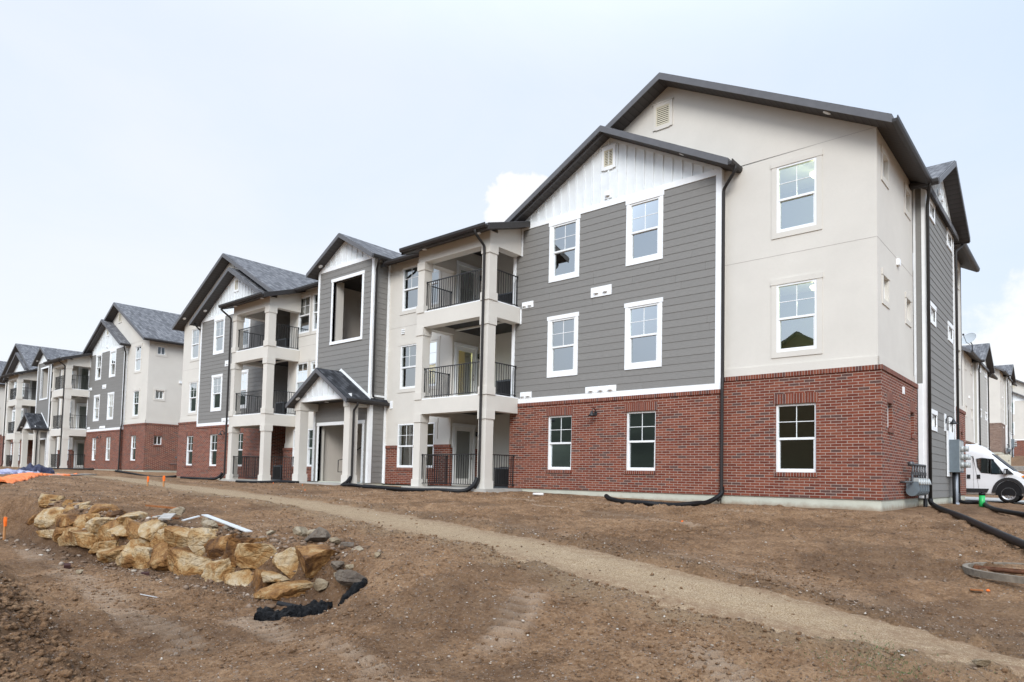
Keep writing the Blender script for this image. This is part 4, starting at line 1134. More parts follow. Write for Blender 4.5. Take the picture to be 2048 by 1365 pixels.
TOP = [(-3.82,-11.71,-0.73,0.46,0.36),(-4.35,-11.77,-0.78,0.36,0.37),(-4.84,-11.82,-0.71,0.37,0.35),(-5.40,-11.89,-0.69,0.45,0.34),(-5.95,-11.95,-0.69,0.28,0.34),(-6.29,-11.98,-0.65,0.36,0.34),(-6.87,-12.05,-0.64,0.27,0.34),(-7.23,-12.09,-0.65,0.35,0.30),(-7.74,-12.14,-0.61,0.29,0.29),(-8.28,-12.20,-0.63,0.22,0.33),(-8.94,-12.27,-0.63,0.28,0.36),(-9.28,-12.31,-0.60,0.33,0.33),(-9.63,-12.35,-0.56,0.25,0.31),(-10.03,-12.39,-0.58,0.22,0.28),(-10.42,-12.43,-0.55,0.30,0.33),(-11.04,-12.50,-0.56,0.40,0.40),(-11.45,-12.55,-0.58,0.24,0.33),(-11.81,-12.59,-0.64,0.21,0.34)]
CAP = [(-8.60,-12.05,-0.54,0.62,0.13),(-8.74,-12.07,-0.40,0.40,0.14),(-9.32,-12.13,-0.41,0.25,0.15),(-9.86,-12.19,-0.36,0.37,0.23),(-10.44,-12.26,-0.36,0.23,0.21),(-10.70,-12.28,-0.31,0.29,0.16),(-11.11,-12.33,-0.29,0.24,0.15),(-11.56,-12.38,-0.36,0.24,0.17),(-11.72,-12.40,-0.25,0.32,0.28),(-12.06,-12.43,-0.52,0.29,0.21)]
for nm, course, L, dep in (('boulder', 'bottom course', BOT, 0.0), ('boulder', 'middle course', TOP, .05), ('boulder', 'loose top course', CAP, .06)):
    for k, (x, y, z, w, h) in enumerate(L):
        sd = int(abs(x) * 1000 + abs(z) * 77 + k * 13)
        rr = random.Random(sd)
        nx = L[k + 1][0] if k + 1 < len(L) else x - .5
        pv = L[k - 1][0] if k else x + .45
        along = max(w * .74, min(.42, abs(pv - nx) * .37)) if course[0] != 'l' else w * .62
        o = rock(nm, x, y + dep + .06, z, along, w * .72, h * .72, sd, 'ochre_rock', math.atan(.109) + rr.uniform(-.35, .35), (rr.uniform(-.22, .22), rr.uniform(-.22, .22)))
        tag(o, f'ochre boulder, {ORD[k]} from the black plastic in the {course} of the rock wall', 'boulder', 'boulders of the rock wall')
# back-fill stones so no gap shows through the wall
o = rock('boulder', -4.25, -11.93, -.92, .28, .16, .07, 801, 'ochre_rock', .1); tag(o, 'thin flat ochre slab wedged between the two courses beside the black plastic sheet', 'boulder', 'boulders of the rock wall')
small = [(-3.47, -11.78, -.93, .13, .09, .09, 'pale_rock', 'rounded tan stone at the near foot of the rock wall'), (-3.30, -11.66, -.70, .09, .08, .08, 'grey_rock', 'brown rounded stone against the near end of the rock wall'),
 (-3.22, -11.70, -.80, .06, .06, .05, 'pale_rock', 'pale round stone near the end of the rock wall'), (-3.16, -11.58, -.72, .05, .05, .05, 'pale_rock', 'small pale stone right of the brown rounded stone'),
 (-4.85, -11.25, -.42, .16, .10, .09, 'pale_rock', 'long pale stone lying on top of the rock wall by the metal strip'), (-4.55, -11.22, -.44, .11, .09, .08, 'pale_rock', 'pale stone between the long pale stone and the grey stone'),
 (-4.28, -11.30, -.43, .17, .14, .14, 'grey_rock', 'big grey stone lying on top of the rock wall'), (-3.92, -11.28, -.48, .13, .07, .06, 'pale_rock', 'slim cream stone on top of the rock wall next to the grey stone'),
 (-3.72, -11.22, -.52, .10, .09, .05, 'grey_rock', 'slate blue flat stone at the near top of the rock wall'), (-3.48, -11.25, -.56, .10, .08, .05, 'pale_rock', 'flat tan slab leaning at the near top corner of the rock wall'),
 (-2.95, -11.35, -.60, .05, .05, .05, 'pale_rock', 'lone pale stone on the dirt right of the rock wall'), (-5.25, -11.45, -.46, .09, .06, .05, 'pale_rock', 'pale chip under the low end of the metal strip'),
 (-7.12, -11.50, -.395, .13, .10, .075, 'pale_rock', 'tan stone propping up the high end of the metal strip'),
 (-6.6, -11.65, -.42, .15, .10, .09, 'pale_rock', 'white stone on top of the rock wall near the grey boards'), (-7.0, -11.5, -.38, .10, .08, .07, 'pale_rock', 'cream stone beside the grey board offcuts'),
 (-8.2, -11.5, -.30, .16, .1, .09, 'pale_rock', 'pale stone on the rubble by the rusty brown stick'), (-6.2, -11.55, -.43, .10, .07, .06, 'grey_rock', 'grey stone on top of the rock wall in the middle'),
 (-2.93, -11.74, -.80, .30, .17, .12, 'grey_rock', 'grey lump of broken concrete beside the black plastic sheet')]
for k, (x, y, z, a, b_, c, mt, lab) in enumerate(small):
    zz = max(z, gz(x, y) + c * .55)
    o = rock('stone' if k < len(small) - 1 else 'concrete_lump', x, y, zz, a, b_, c, 900 + k * 7, mt, k * 1.3, (0, 0), 4, 15); tag(o, lab, 'stone' if k < len(small) - 1 else 'concrete lump')

def scatter(name, n, xr_, yr_, smin, smax, mat, seed, dens=None, lift=.25):
    r = np.random.default_rng(seed)
    x = r.uniform(*xr_, n); y = r.uniform(*yr_, n)
    if dens is not None:
        k = r.uniform(size=n) < dens(x, y); x = x[k]; y = y[k]
    n = len(x); z = ground_z(x, y)
    v0, f0 = ICO[1]
    s = smin + (smax - smin) * r.uniform(size=n) ** 3.2
    V = v0[None] * (1 + .28 * r.normal(size=(n, len(v0), 1)).clip(-1.4, 1.4)) * (s[:, None, None] * r.uniform(.6, 1.25, (n, 1, 3)) * np.array([1, 1, .62]))
    ang = r.uniform(0, 6.28, n); ca, sa = np.cos(ang), np.sin(ang)
    Vx = V[..., 0] * ca[:, None] - V[..., 1] * sa[:, None] + x[:, None]; Vy = V[..., 0] * sa[:, None] + V[..., 1] * ca[:, None] + y[:, None]
    Vz = V[..., 2] + (z + s * lift)[:, None]
    P = np.stack([Vx, Vy, Vz], -1).reshape(-1, 3).astype(np.float32)
    F = (f0[None] + (np.arange(n) * len(v0))[:, None, None]).reshape(-1, 3).astype(np.int32)
    me = bpy.data.meshes.new(name); me.vertices.add(len(P)); me.vertices.foreach_set('co', P.ravel())
    me.loops.add(F.size); me.loops.foreach_set('vertex_index', F.ravel())
    me.polygons.add(len(F)); me.polygons.foreach_set('loop_start', np.arange(0, F.size, 3, dtype=np.int32)); me.polygons.foreach_set('loop_total', np.full(len(F), 3, np.int32))
    me.update(); me.materials.append(M[mat])
    o = bpy.data.objects.new(name, me); COL.objects.link(o); return tag(o, kind='stuff')
offpath = lambda x, y: np.where(pathdist(x, y)[0] < .02, .04, 1.0) * (y < -.35) + ((x > .4) & (y >= -.35))
scatter('gravel', 34000, (-7.5, 4.2), (-15.4, -8.2), .003, .013, 'small_stones', 3, offpath)
scatter('gravel', 14000, (-14, 4.2), (-12.5, -.35), .005, .020, 'small_stones', 4, offpath)
scatter('gravel', 5000, (-26, -12), (-12.5, -2.3), .008, .028, 'small_stones', 5, offpath)
ridge = lambda x, y: np.exp(-((pathdist(x, y)[0] - .15) / .13) ** 2) * np.where(pathdist(x, y)[1] > 0, 1, .25)
scatter('gravel', 42000, (-14, 2.6), (-11, -6.2), .005, .021, 'small_stones', 6, ridge)
patchy = lambda x, y: offpath(x, y) * np.clip(.25 + 2.2 * fbm(x * .9 + 2, y * .9, 3, 55), .05, 1)
scatter('dirt_crumbs', 34000, (-8, 4.2), (-15.4, -8.0), .004, .026, 'dirt', 61, patchy, .1)
scatter('dirt_crumbs', 16000, (-13, 4.2), (-12.5, -1.0), .006, .034, 'dirt', 62, patchy, .1)
bankm = lambda x, y: sstep(0, .3, (-13.95 - .12 * (x + 5.6)) - y)
scatter('dirt_crumbs', 9000, (-6.5, -1.6), (-15.4, -13.8), .006, .045, 'dirt', 63, bankm, .15)
heap = lambda x, y: np.exp(-((walldist(x, y) + .40) / .28) ** 2) * sstep(-12.4, -11.5, x) * sstep(-3.1, -3.5, x)
scatter('rubble', 5200, (-12.3, -3.1), (-12.6, -10.9), .010, .055, 'small_stones', 8, heap)
toe = lambda x, y: np.exp(-((walldist(x, y) - .35) / .22) ** 2) * sstep(-12.6, -11.5, x) * sstep(-2.6, -3.2, x)
scatter('rubble', 2600, (-12.8, -2.8), (-13.6, -11.9), .008, .045, 'small_stones', 9, toe)

rock_ = rock('stone', 3.0, -10.05, gz(3.0, -10.05) + .015, .085, .06, .04, 733, 'pale_rock', .3); tag(rock_, 'pale flat stone lying by the green sprouts at the end of the path', 'stone')
def sprouts():
    r = np.random.default_rng(91); v = []; f = []
    for k in range(1500):
        x = r.normal(2.35, .33); y = r.normal(-10.45, .28)
        if fbm(np.array([x * 4]), np.array([y * 4]), 2, 92)[0] < -.05: continue
        z = gz(x, y); a = r.uniform(0, 6.28); h = r.uniform(.006, .022); w_ = .003; l = r.uniform(.2, 1) * h
        o = len(v); c_, s_ = math.cos(a), math.sin(a)
        v += [(x - s_ * w_, y + c_ * w_, z), (x + s_ * w_, y - c_ * w_, z), (x + c_ * l, y + s_ * l, z + h)]; f.append((o, o + 1, o + 2))
    me = bpy.data.meshes.new('grass'); me.from_pydata(v, [], f); me.update(); me.materials.append(M['sprout'])
    o = bpy.data.objects.new('grass', me); COL.objects.link(o); tag(o, kind='stuff')
simple('sprout', (.055, .11, .035), .7, 0, .2, .3, 9)
sprouts()

# ------------------------------------------------------------------ loose things on the site
def smooth_path(pts, n=10):
    P = [np.array(p, float) for p in pts]; P = [2 * P[0] - P[1]] + P + [2 * P[-1] - P[-2]]; out = []
    for i in range(1, len(P) - 2):
        for t in np.linspace(0, 1, n, endpoint=False):
            a, b_, c, d = P[i - 1:i + 3]
            out.append(.5 * (2 * b_ + (c - a) * t + (2 * a - 5 * b_ + 4 * c - d) * t * t + (3 * b_ - 3 * c + d - a) * t ** 3))
    out.append(P[-2]); return out
def drain_pipe(pts, label, r=.055, first_up=None, corr=True):
    q = []
    for p in pts:
        g_ = gz(p[0], p[1]) if corr else float(base(np.array([float(p[0])]), np.array([float(p[1])]))[0]) + .012
        q.append((p[0], p[1], g_ + r * .72 + (p[2] if len(p) > 2 else 0)))
    if first_up: q = list(first_up) + q
    sp = smooth_path(q, 22 if corr else 12)
    L = [0]
    for a, b_ in zip(sp, sp[1:]): L.append(L[-1] + np.linalg.norm(b_ - a))
    # resample densely so the corrugation is real
    n = int(L[-1] / (.022 if corr else .06)) + 2
    n = min(n, 420)
    t = np.linspace(0, L[-1], n); sp = np.array(sp)
    res = np.stack([np.interp(t, L, sp[:, k]) for k in range(3)], -1)
    m_ = MB(); rad = [r * (1.0 if (i % 2 == 0 or not corr) else .88) for i in range(n)]
    m_.tube([tuple(p) for p in res], r, 12, True, rad)
    o = m_.build('drain_pipe', 'drain_plastic'); return tag(o, label, 'drain pipe', 'black drain pipes')
drain_pipe([(-3.92, -.62), (-3.75, -1.5), (-3.85, -2.5), (-4.35, -2.95), (-5.2, -2.55), (-6.1, -1.75), (-6.55, -1.30, .07)], 'curved black corrugated drain pipe lying in front of the red brick wing', .062, [(-3.74, -.17, .22), (-3.75, -.22, .02)])
drain_pipe([(-11.2, -2.15), (-11.75, -2.55), (-12.8, -2.75), (-14.2, -2.65), (-15.8, -2.45)], 'black drain pipe curling from the corner post of the nearer balcony stack', .07, [(-11.05, -1.72, .30), (-11.08, -1.85, .08)])
drain_pipe([(-17.6, -2.05), (-17.2, -2.35), (-16.4, -2.55), (-15.4, -2.55), (-14.6, -2.45)], 'black drain pipe running from the entry porch downspout along the patio', .06, [(-17.81, -1.6, .24), (-17.78, -1.78, .06)])
drain_pipe([(-20.3, -2.25), (-21.3, -2.45), (-22.2, -2.95), (-22.9, -3.4)], 'short black drain pipe lying at the left foot of the entry porch', .06)
drain_pipe([(-28.0, -2.1), (-28.9, -2.5), (-29.6, -2.75, .05)], 'black drain pipe from the farther balcony stack with a curled end', .065, [(-27.72, -1.72, .28), (-27.8, -1.85, .08)])
drain_pipe([(-34.6, -1.0, .05), (-36.0, -1.2), (-38.2, -1.1), (-40.5, -1.0), (-43, -1.1)], 'black drain pipe on the dirt in front of the far end of the nearest block', .065)
drain_pipe([(-48.6, -.6), (-52, -1.6), (-57, -2.2)], 'long thin black drain pipe beyond the orange tarp', .06)
drain_pipe([(.38, 3.86), (.62, 2.9), (1.0, 1.4), (1.55, -.4), (2.12, -2.2), (2.62, -3.7), (3.2, -5.2), (4.2, -7.0)], 'thick black drain hose running down the dirt from the corner downspout', .062, [(.285, 3.95, -.0), (.29, 3.93, -.10)], False)
drain_pipe([(.42, 8.3), (.85, 8.2), (1.15, 7.2, .05), (1.35, 5.6, .02), (1.75, 3.6), (2.4, 1.9), (3.4, .2)], 'black drain hose snaking past the green pipe cap', .055, [(.285, 8.71, .10), (.30, 8.62, -.08)], False)

# green capped pipe
t_ = empty('cleanout_pipe', (1.22, 5.9, gz(1.22, 5.9)))
MB().cyl((0, 0, -.1), (.01, 0, .30), .075, 16).build('pipe', 'green_plastic', t_)
m_ = MB(); m_.cyl((.01, 0, .30), (.012, 0, .37), .083, 14); m_.cyl((.012, 0, .37), (.012, 0, .40), .04, 8); m_.build('cap', 'drain_plastic', t_)
tag(t_, 'bright green pipe stub with a black cap standing in the dirt near the van', 'pipe')

# air conditioners on the balconies
def ac_unit(x, y, z, label, g='air conditioners on the balconies'):
    t = empty('air_conditioner', (x, y, z))
    m_ = MB(); w = .36; h = .68
    m_.box(-w, w, -w, w, 0, .05); m_.box(-w, w, -w, w, h - .05, h)
    for sx in (-1, 1):
        for sy in (-1, 1): m_.box(sx * w - .03 * (sx > 0), sx * w + .03 * (sx < 0), sy * w - .03 * (sy > 0), sy * w + .03 * (sy < 0), .05, h - .05)
    m_.build('casing', 'condenser', t)
    l = MB()
    for k in range(13):
        q = -w + .055 + k * .05
        for s_ in (-1, 1):
            l.box(q, q + .028, s_ * (w - .025) - .012, s_ * (w - .025) + .012, .05, h - .05); l.box(s_ * (w - .025) - .012, s_ * (w - .025) + .012, q, q + .028, .05, h - .05)
    l.box(-w + .05, w - .05, -w + .05, w - .05, .05, h - .06)
    l.build('grille', 'van_black', t)
    f = MB(); f.lathe([(.30, 0), (.30, .02), (.27, .03), (.05, .035), (0, .035)], (0, 0, h), 18); f.build('fan_guard', 'black_metal', t)
    tag(t, label, 'air conditioner', g)
for (bx, nm) in ((-11.75, 'nearer'), (-25.75, 'farther')):
    for z, fl in ((-.02, 'ground-floor patio'), (2.93, 'second-floor balcony'), (5.90, 'third-floor balcony')):
        ac_unit(bx, .45 if nm == 'nearer' else .2, z, f'dark air conditioner on the {fl} of the {nm} balcony stack')

# gas meter bank on the brick end wall
t_ = empty('gas_meter_bank', (.0, 2.45, .0))
m_ = MB()
m_.tube([(.02, -.75, .42), (.2, -.75, .42), (.2, -.35, .42), (.2, -.35, .62)], .028, 8)
m_.tube([(.2, -.45, .86), (.2, 1.28, .86)], .032, 8); m_.tube([(.2, -.30, .52), (.2, 1.28, .52)], .022, 8)
for k in range(6):
    y = -.25 + k * .30
    m_.tube([(.2, y, .86), (.2, y, .50)], .024, 8); m_.box(.165, .235, y - .035, y + .035, .60, .68)
m_.tube([(.2, 1.28, .86), (.2, 1.28, -.35)], .028, 8); m_.box(.15, .25, 1.24, 1.32, .18, .26)
m_.lathe([(.0, .06), (.07, .05), (.07, -.05), (0, -.06)], (.2, -.48, .87), 10)
m_.build('pipework', 'pipe_steel', t_)
for k in range(5):
    y = -.20 + k * .30
    g = MB(); g.box(.06, .33, y - .095, y + .095, .20, .44); g.cyl((.19, y - .11, .22), (.19, y + .11, .22), .14, 16)
    mt = g.build('meter', 'utility_grey', t_)
    c = MB(); c.cyl((.30, y, .42), (.37, y, .44), .075, 14); c.box(.12, .33, y - .08, y + .08, .441, .53); c.build('dial', 'utility_light', mt)
MB().cyl((.2, 1.28, -.5), (.2, 1.28, .0), .05, 10).build('riser_sleeve', 'drain_plastic', t_)
tag(t_, 'bank of grey gas meters and steel pipes on the near brick end wall', 'gas meters', 'gas meter banks')
g2 = copy_tree(t_); g2.location = (-44.15, 3.2, .32); tag(g2, 'distant bank of gas meters at the brick end wall behind the orange stakes', 'gas meters', 'gas meter banks')
g3 = copy_tree(t_); g3.location = (-3.7, 69.9, 3.8); tag(g3, 'distant bank of gas meters beside the cream utility cabinet', 'gas meters', 'gas meter banks')

def electric_meters(loc, label):
    t = empty('electric_meter_panel', loc)
    MB().box(0, .035, -.20, 1.0, .62, 2.0).build('backing_board', 'white_trim', t)
    m_ = MB(); m_.box(.036, .30, 0, .36, .75, 1.74); m_.box(.036, .30, .362, .80, .75, 1.74); m_.build('cabinet', 'utility_grey', t, bevel=.008)
    d_ = MB(); d_.box(.301, .312, .02, .34, .80, 1.70); d_.box(.301, .312, .38, .78, .80, 1.70); d_.build('cover', 'utility_light', t)
    for k, (y, z) in enumerate(((.20, 1.46), (.20, 1.22), (.20, .98), (.60, 1.22), (.60, .98))):
        c = MB(); c.cyl((.312, y, z), (.40, y, z), .092, 18); c.cyl((.40, y, z), (.52, y, z), .080, 18)
        c.build('meter', 'utility_light', t)
    p = MB(); p.cyl((.13, .16, -.5), (.13, .16, .75), .045, 12); p.build('conduit', 'drain_plastic', t)
    p = MB(); p.cyl((.15, .42, -.5), (.15, .42, .75), .060, 12); p.cyl((.15, .42, -.42), (.15, .42, -.17), .085, 12); p.build('conduit', 'conduit_grey', t)
    return tag(t, label, 'electric meters', 'electric meter panels')
e1 = electric_meters((.235, 7.05, 0), 'grey electric meter panel with round white meters on the siding of the near end wall')
e2 = copy_tree(e1); e2.location = (-3.63, 74.3, 3.8); tag(e2, 'distant electric meter panel on the siding of the brown brick block', 'electric meters', 'electric meter panels')

# white cargo van
V = empty('cargo_van', (1.27, 13.75, gz(1.27, 13.75) + .02)); V['d'] = 0; del V['d']
prof = [(-4.55, .45), (-4.62, 1.1), (-4.60, 1.9), (-4.40, 2.10), (-2.5, 2.16), (-1.25, 2.15), (-1.02, 2.09), (-.62, 1.78), (-.15, 1.40), (.22, 1.13), (.40, 1.05), (.78, .93), (.95, .80), (1.0, .62), (.99, .36), (.9, .26), (-4.4, .28)]
W = .962
def halfw(x, z):
    w = W
    w *= 1 - .05 * max(0, (z - 1.0)) ** 1.3
    if z > 1.85: w *= 1 - .22 * ((z - 1.85) / .3) ** 2
    if x > .3: w *= 1 - .28 * ((x - .3) / .7) ** 2
    if z < .4: w *= .97
    return w
def resample(poly, st):
    out = []
    for i in range(len(poly)):
        a = np.array(poly[i]); b_ = np.array(poly[(i + 1) % len(poly)]); n = max(1, int(np.linalg.norm(b_ - a) / st))
        for k in range(n): out.append(tuple(a + (b_ - a) * k / n))
    return out
def van_body():
    bm = bmesh.new()
    P = resample(prof, .16)
    cen = (-1.9, 1.05)
    rings = []
    for ins, yk in ((1.0, 0), (1.0, .80), (.985, .93), (.955, .985), (.90, 1.0), (.72, 1.0), (.5, 1.0), (.25, 1.0), (.04, 1.0)):
        ring = []
        for (x, z) in P:
            xx = cen[0] + (x - cen[0]) * (1 - (1 - ins) * .5 if ins > .85 else ins + .04); zz = cen[1] + (z - cen[1]) * ins
            hw = halfw(xx, zz) if ins < .95 else halfw(x, z)
            ring.append((xx, hw * yk, zz))
        rings.append(ring)
    allr = [[(x, -y, z) for x, y, z in r] for r in rings[::-1]] + rings[1:]
    vr = [[bm.verts.new(p) for p in r] for r in allr]
    n = len(P)
    for a, b_ in zip(vr, vr[1:]):
        for i in range(n): bm.faces.new((a[i], a[(i + 1) % n], b_[(i + 1) % n], b_[i]))
    # side skins: strips from the outline toward a flat inner panel
    for ring in (vr[0], vr[-1]):
        bm.faces.new(ring)
    bmesh.ops.recalc_face_normals(bm, faces=bm.faces)
    me = bpy.data.meshes.new('body'); bm.to_mesh(me); bm.free()
    me.polygons.foreach_set('use_smooth', [len(p.vertices) == 4 for p in me.polygons])
    me.materials.append(M['van_paint']); o = bpy.data.objects.new('body', me); COL.objects.link(o); o.parent = V; return o
body = van_body()
ys = -.957
def side_plate(name, poly, mat, par, y0=-.90, y1=-.972):
    m_ = MB(); sgn = -1
    m_.prism(poly, y0, y1); return m_.build(name, mat, par)
side_plate('side_window', [(-1.16, 1.60), (-1.13, 1.30), (-1.00, 1.08), (-.40, 1.02), (-.52, 1.58), (-.95, 1.63)], 'van_black', V)
side_plate('pane', [(-1.13, 1.58), (-1.10, 1.30), (-.98, 1.10), (-.64, 1.06), (-.66, 1.58), (-.95, 1.61)], 'window_glass', V, -.9721, -.9745)
side_plate('pane', [(-.60, 1.06), (-.22, 1.06), (-.34, 1.26), (-.56, 1.52), (-.60, 1.55)], 'window_glass', V, -.9721, -.9745)
side_plate('side_window', [(-.62, 1.03), (-.16, 1.03), (-.31, 1.28), (-.54, 1.55), (-.62, 1.58)], 'van_black', V)
for pl in ([(-1.29, 1.68), (-1.27, .34), (-1.262, .34), (-1.282, 1.68)], [(-.16, 1.0), (-.13, .55), (-.122, .55), (-.152, 1.0)], [(-1.28, 1.68), (-1.16, .98), (-1.06, .34), (-1.052, .34), (-1.152, .98), (-1.272, 1.68)], [(-4.3, 1.66), (-1.28, 1.68), (-1.28, 1.688), (-4.3, 1.668)]):
    side_plate('door_seam', pl, 'gutter_metal', V, -.90, -.966)
side_plate('side_moulding', [(-4.2, .36), (-4.2, .50), (-.70, .50), (-.78, .36)], 'van_black', V, -.90, -.985)
for x in (-1.45, -1.08):
    side_plate('handle', [(x - .07, .86), (x + .06, .86), (x + .06, 1.01), (x - .07, 1.01)], 'van_black', V, -.90, -.985)
# wheel arch, bumper, lights
arch = [(.60 * math.cos(a) * 1.0, .36 + .56 * math.sin(a)) for a in np.linspace(0, math.pi, 15)]
inner = [(.47 * math.cos(a), .36 + .45 * math.sin(a)) for a in np.linspace(math.pi, 0, 15)]
side_plate('wheel_arch', arch + inner, 'van_black', V, -.90, -.988)
side_plate('wheel_well', [(.47 * math.cos(a), .34 + .46 * math.sin(a)) for a in np.linspace(-.15, math.pi + .15, 17)], 'drain_plastic', V, -.90, -.975)
side_plate('wheel_well', [(-3.55 + .45 * math.cos(a), .34 + .44 * math.sin(a)) for a in np.linspace(-.15, math.pi + .15, 17)], 'drain_plastic', V, -.90, -.975)
m_ = MB(); m_.prism([(.52, .22), (1.07, .24), (1.09, .62), (1.0, .80), (.86, .84), (.62, .44)], -.93, .93); m_.build('bumper', 'van_black', V, bevel=.03)
m_ = MB(); m_.prism([(.36, 1.01), (.86, .80), (.92, .86), (.80, .945)], -.90, -.80); m_.build('headlight', 'lamp_clear', V, bevel=.01)
m_ = MB(); m_.prism([(.36, 1.01), (.58, .90), (.62, .975), (.50, 1.01)], -.93, -.80); m_.build('turn_signal', 'amber', V)
m_ = MB(); m_.hexa([(-.60, -.80, 1.77), (.18, -.82, 1.165), (.18, .82, 1.165), (-.60, .80, 1.77)], [(-.585, -.80, 1.785), (.195, -.82, 1.18), (.195, .82, 1.18), (-.585, .80, 1.785)]); m_.build('windscreen', 'van_black', V)
m_ = MB(); m_.prism([(-.13, 1.02), (.02, 1.03), (.01, 1.24), (-.14, 1.22)], -1.18, -1.02); m_.prism([(-.1, 1.04), (.20, 1.04), (.02, 1.2)], -1.02, -.96); m_.build('wing_mirror', 'van_black', V, bevel=.015)
MB().prism([(-.115, 1.06), (-.07, 1.06), (-.07, 1.19), (-.115, 1.18)], -1.186, -1.176).build('mirror_glass', 'lamp_clear', V)
for x in (0.0, -3.55):
    for y in (-.86, .86):
        w_ = MB(lambda a, b_, c, x=x, y=y: (x + a, y + c * (1 if y > 0 else -1), .34 + b_))
        w_.lathe([(.20, -.11), (.30, -.10), (.345, -.07), (.35, 0), (.345, .07), (.31, .10), (.235, .11)], (0, 0, 0), 26)
        wo = w_.build('wheel', 'tyre', V)
        r_ = MB(lambda a, b_, c, x=x, y=y: (x + a, y + c * (1 if y > 0 else -1), .34 + b_))
        r_.lathe([(.236, .108), (.225, .118), (.21, .09), (.19, .075), (.13, .085), (.10, .098), (.07, .10), (.05, .085), (0, .085)], (0, 0, 0), 26)
        ro = r_.build('rim', 'wheel_silver', wo)
        hh = MB(lambda a, b_, c, x=x, y=y: (x + a, y + c * (1 if y > 0 else -1), .34 + b_))
        for k in range(12):
            a = k * math.pi / 6; hh.cyl((.165 * math.cos(a), .165 * math.sin(a), .07), (.165 * math.cos(a), .165 * math.sin(a), .083), .018, 8)
        for k in range(5):
            a = k * math.pi * .4; hh.cyl((.062 * math.cos(a), .062 * math.sin(a), .09), (.062 * math.cos(a), .062 * math.sin(a), .104), .012, 6)
        hh.build('wheel_hole', 'van_black', wo)
for c_ in bpy.data.objects:
    if c_.parent == V and c_.type == 'MESH':
        wh = c_.name.startswith('wheel') and not c_.name.startswith(('wheel_arch', 'wheel_well'))
        grp = [c_] + ([k for k in bpy.data.objects if k.parent == c_] if wh else [])
        rear = wh and min(v.co.x for v in c_.data.vertices) < -2
        for g_ in grp:
            for v in g_.data.vertices:
                if wh: v.co.x = v.co.x + (.57 if rear else 0); v.co.z = .33 + (v.co.z - .34) * .96; v.co.x = (-2.98 if rear else 0) + (v.co.x + (2.98 if rear else 0)) * .96
                else: v.co.x *= .84
tag(V, 'white high-roofed cargo van with black trim parked behind the brick end wall', 'van')

# oval timber form with a rusty bar at the right edge
t_ = empty('timber_form', (3.32, -6.62, gz(2.95, -6.8)))
def oval(a, b_, n=40): return [(a * math.cos(q), b_ * math.sin(q)) for q in np.linspace(0, 2 * math.pi, n, endpoint=False)]
m_ = MB(); o1 = oval(.90, .84); o2 = oval(.845, .785); n = len(o1); vs = []
for (x, y) in o1: vs += [(x, y, 0), (x, y, .075)]
for (x, y) in o2: vs += [(x, y, 0), (x, y, .075)]
fs = []
for i in range(n):
    j = (i + 1) % n; A = 2 * i; B_ = 2 * j; O = 2 * n
    fs += [(A, B_, B_ + 1, A + 1), (O + A + 1, O + B_ + 1, O + B_, O + A), (A + 1, B_ + 1, O + B_ + 1, O + A + 1), (A, O + A, O + B_, B_)]
m_.add(vs, fs); m_.build('ring', 'weathered_timber', t_)
m_ = MB(); m_.tube([(-.72, -.02, .04), (.2, -.14, .05), (.70, -.20, .05)], .022, 8); m_.build('bar', 'rusty_steel', t_)
MB().box(-.80, .80, .12, .15, .01, .06).build('cross_piece', 'rusty_steel', t_)
tag(t_, 'round weathered timber form with a rusty bar across it, lying on the dirt', 'timber form')

# stakes with orange flagging
def stake(x, y, h, label, lean=0, two=False):
    t = empty('survey_stake', (x, y, gz(x, y) - .05)); t.rotation_euler = (lean, lean * .5, .4)
    m_ = MB(); m_.box(-.02, .02, -.012, .012, 0, h); m_.build('stake', 'stake_wood', t)
    f = MB(); f.add([(-.021, -.014, h - .02), (.03, -.02, h - .02), (.05, -.03, h - .09), (.045, -.02, h - .18), (.0, -.016, h - .19), (-.024, -.014, h - .09), (-.021, .014, h - .02), (.03, .012, h - .02), (.05, .0, h - .09), (.045, .004, h - .18), (.0, .0, h - .19), (-.024, .012, h - .09)],
                    [(0, 1, 2, 5), (5, 2, 3, 4), (6, 11, 8, 7), (11, 10, 9, 8), (0, 6, 7, 1), (1, 7, 8, 2), (2, 8, 9, 3), (3, 9, 10, 4), (4, 10, 11, 5), (5, 11, 6, 0)]); f.build('flag', 'flag_orange', t)
    return tag(t, label, 'stake', 'survey stakes')
stake(-19.07, -8.0, .40, 'orange flagged stake standing alone on the path before the end wall gas meters')
stake(-19.64, -7.32, .46, 'taller of the two flagged stakes standing close together on the path')
stake(-20.1, -7.15, .42, 'thinner flagged stake just right of the taller one on the path', .06)
stake(-11.75, -13.0, .47, 'orange flagged stake in the dirt bank beyond the far end of the rock wall')

def board(a, b_, w, th, mat, label, cat='board', name='board'):
    a = np.array(a, float); b_ = np.array(b_, float); d = b_ - a; L = np.linalg.norm(d); d /= L
    s_ = np.cross(d, [0, 0, 1]); s_ /= np.linalg.norm(s_); u = np.cross(s_, d)
    q = lambda p: [tuple(p + s_ * w / 2), tuple(p + s_ * w / 2 + u * th), tuple(p - s_ * w / 2 + u * th), tuple(p - s_ * w / 2)]
    m_ = MB(); m_.hexa(q(a), q(b_)); o = m_.build(name, mat); return tag(o, label, cat)
st_ = board((-7.24, -11.47, -.315), (-5.43, -11.66, -.45), .095, .014, 'metal_strip', 'long pale metal strip lying across the top of the rock wall', 'metal strip', 'metal_strip')
board((-9.97, -11.31, gz(-9.97, -11.31) + .05), (-9.1, -11.1, gz(-9.1, -11.1) + .07), .06, .03, 'rust_wood', 'rusty brown stick lying on the rubble above the rock wall', 'stick', 'stick')
board((-7.75, -12.0, -.36), (-8.6, -11.3, gz(-8.6, -11.3) + .06), .07, .02, 'grey_board', 'long grey offcut board on the rubble above the rock wall')
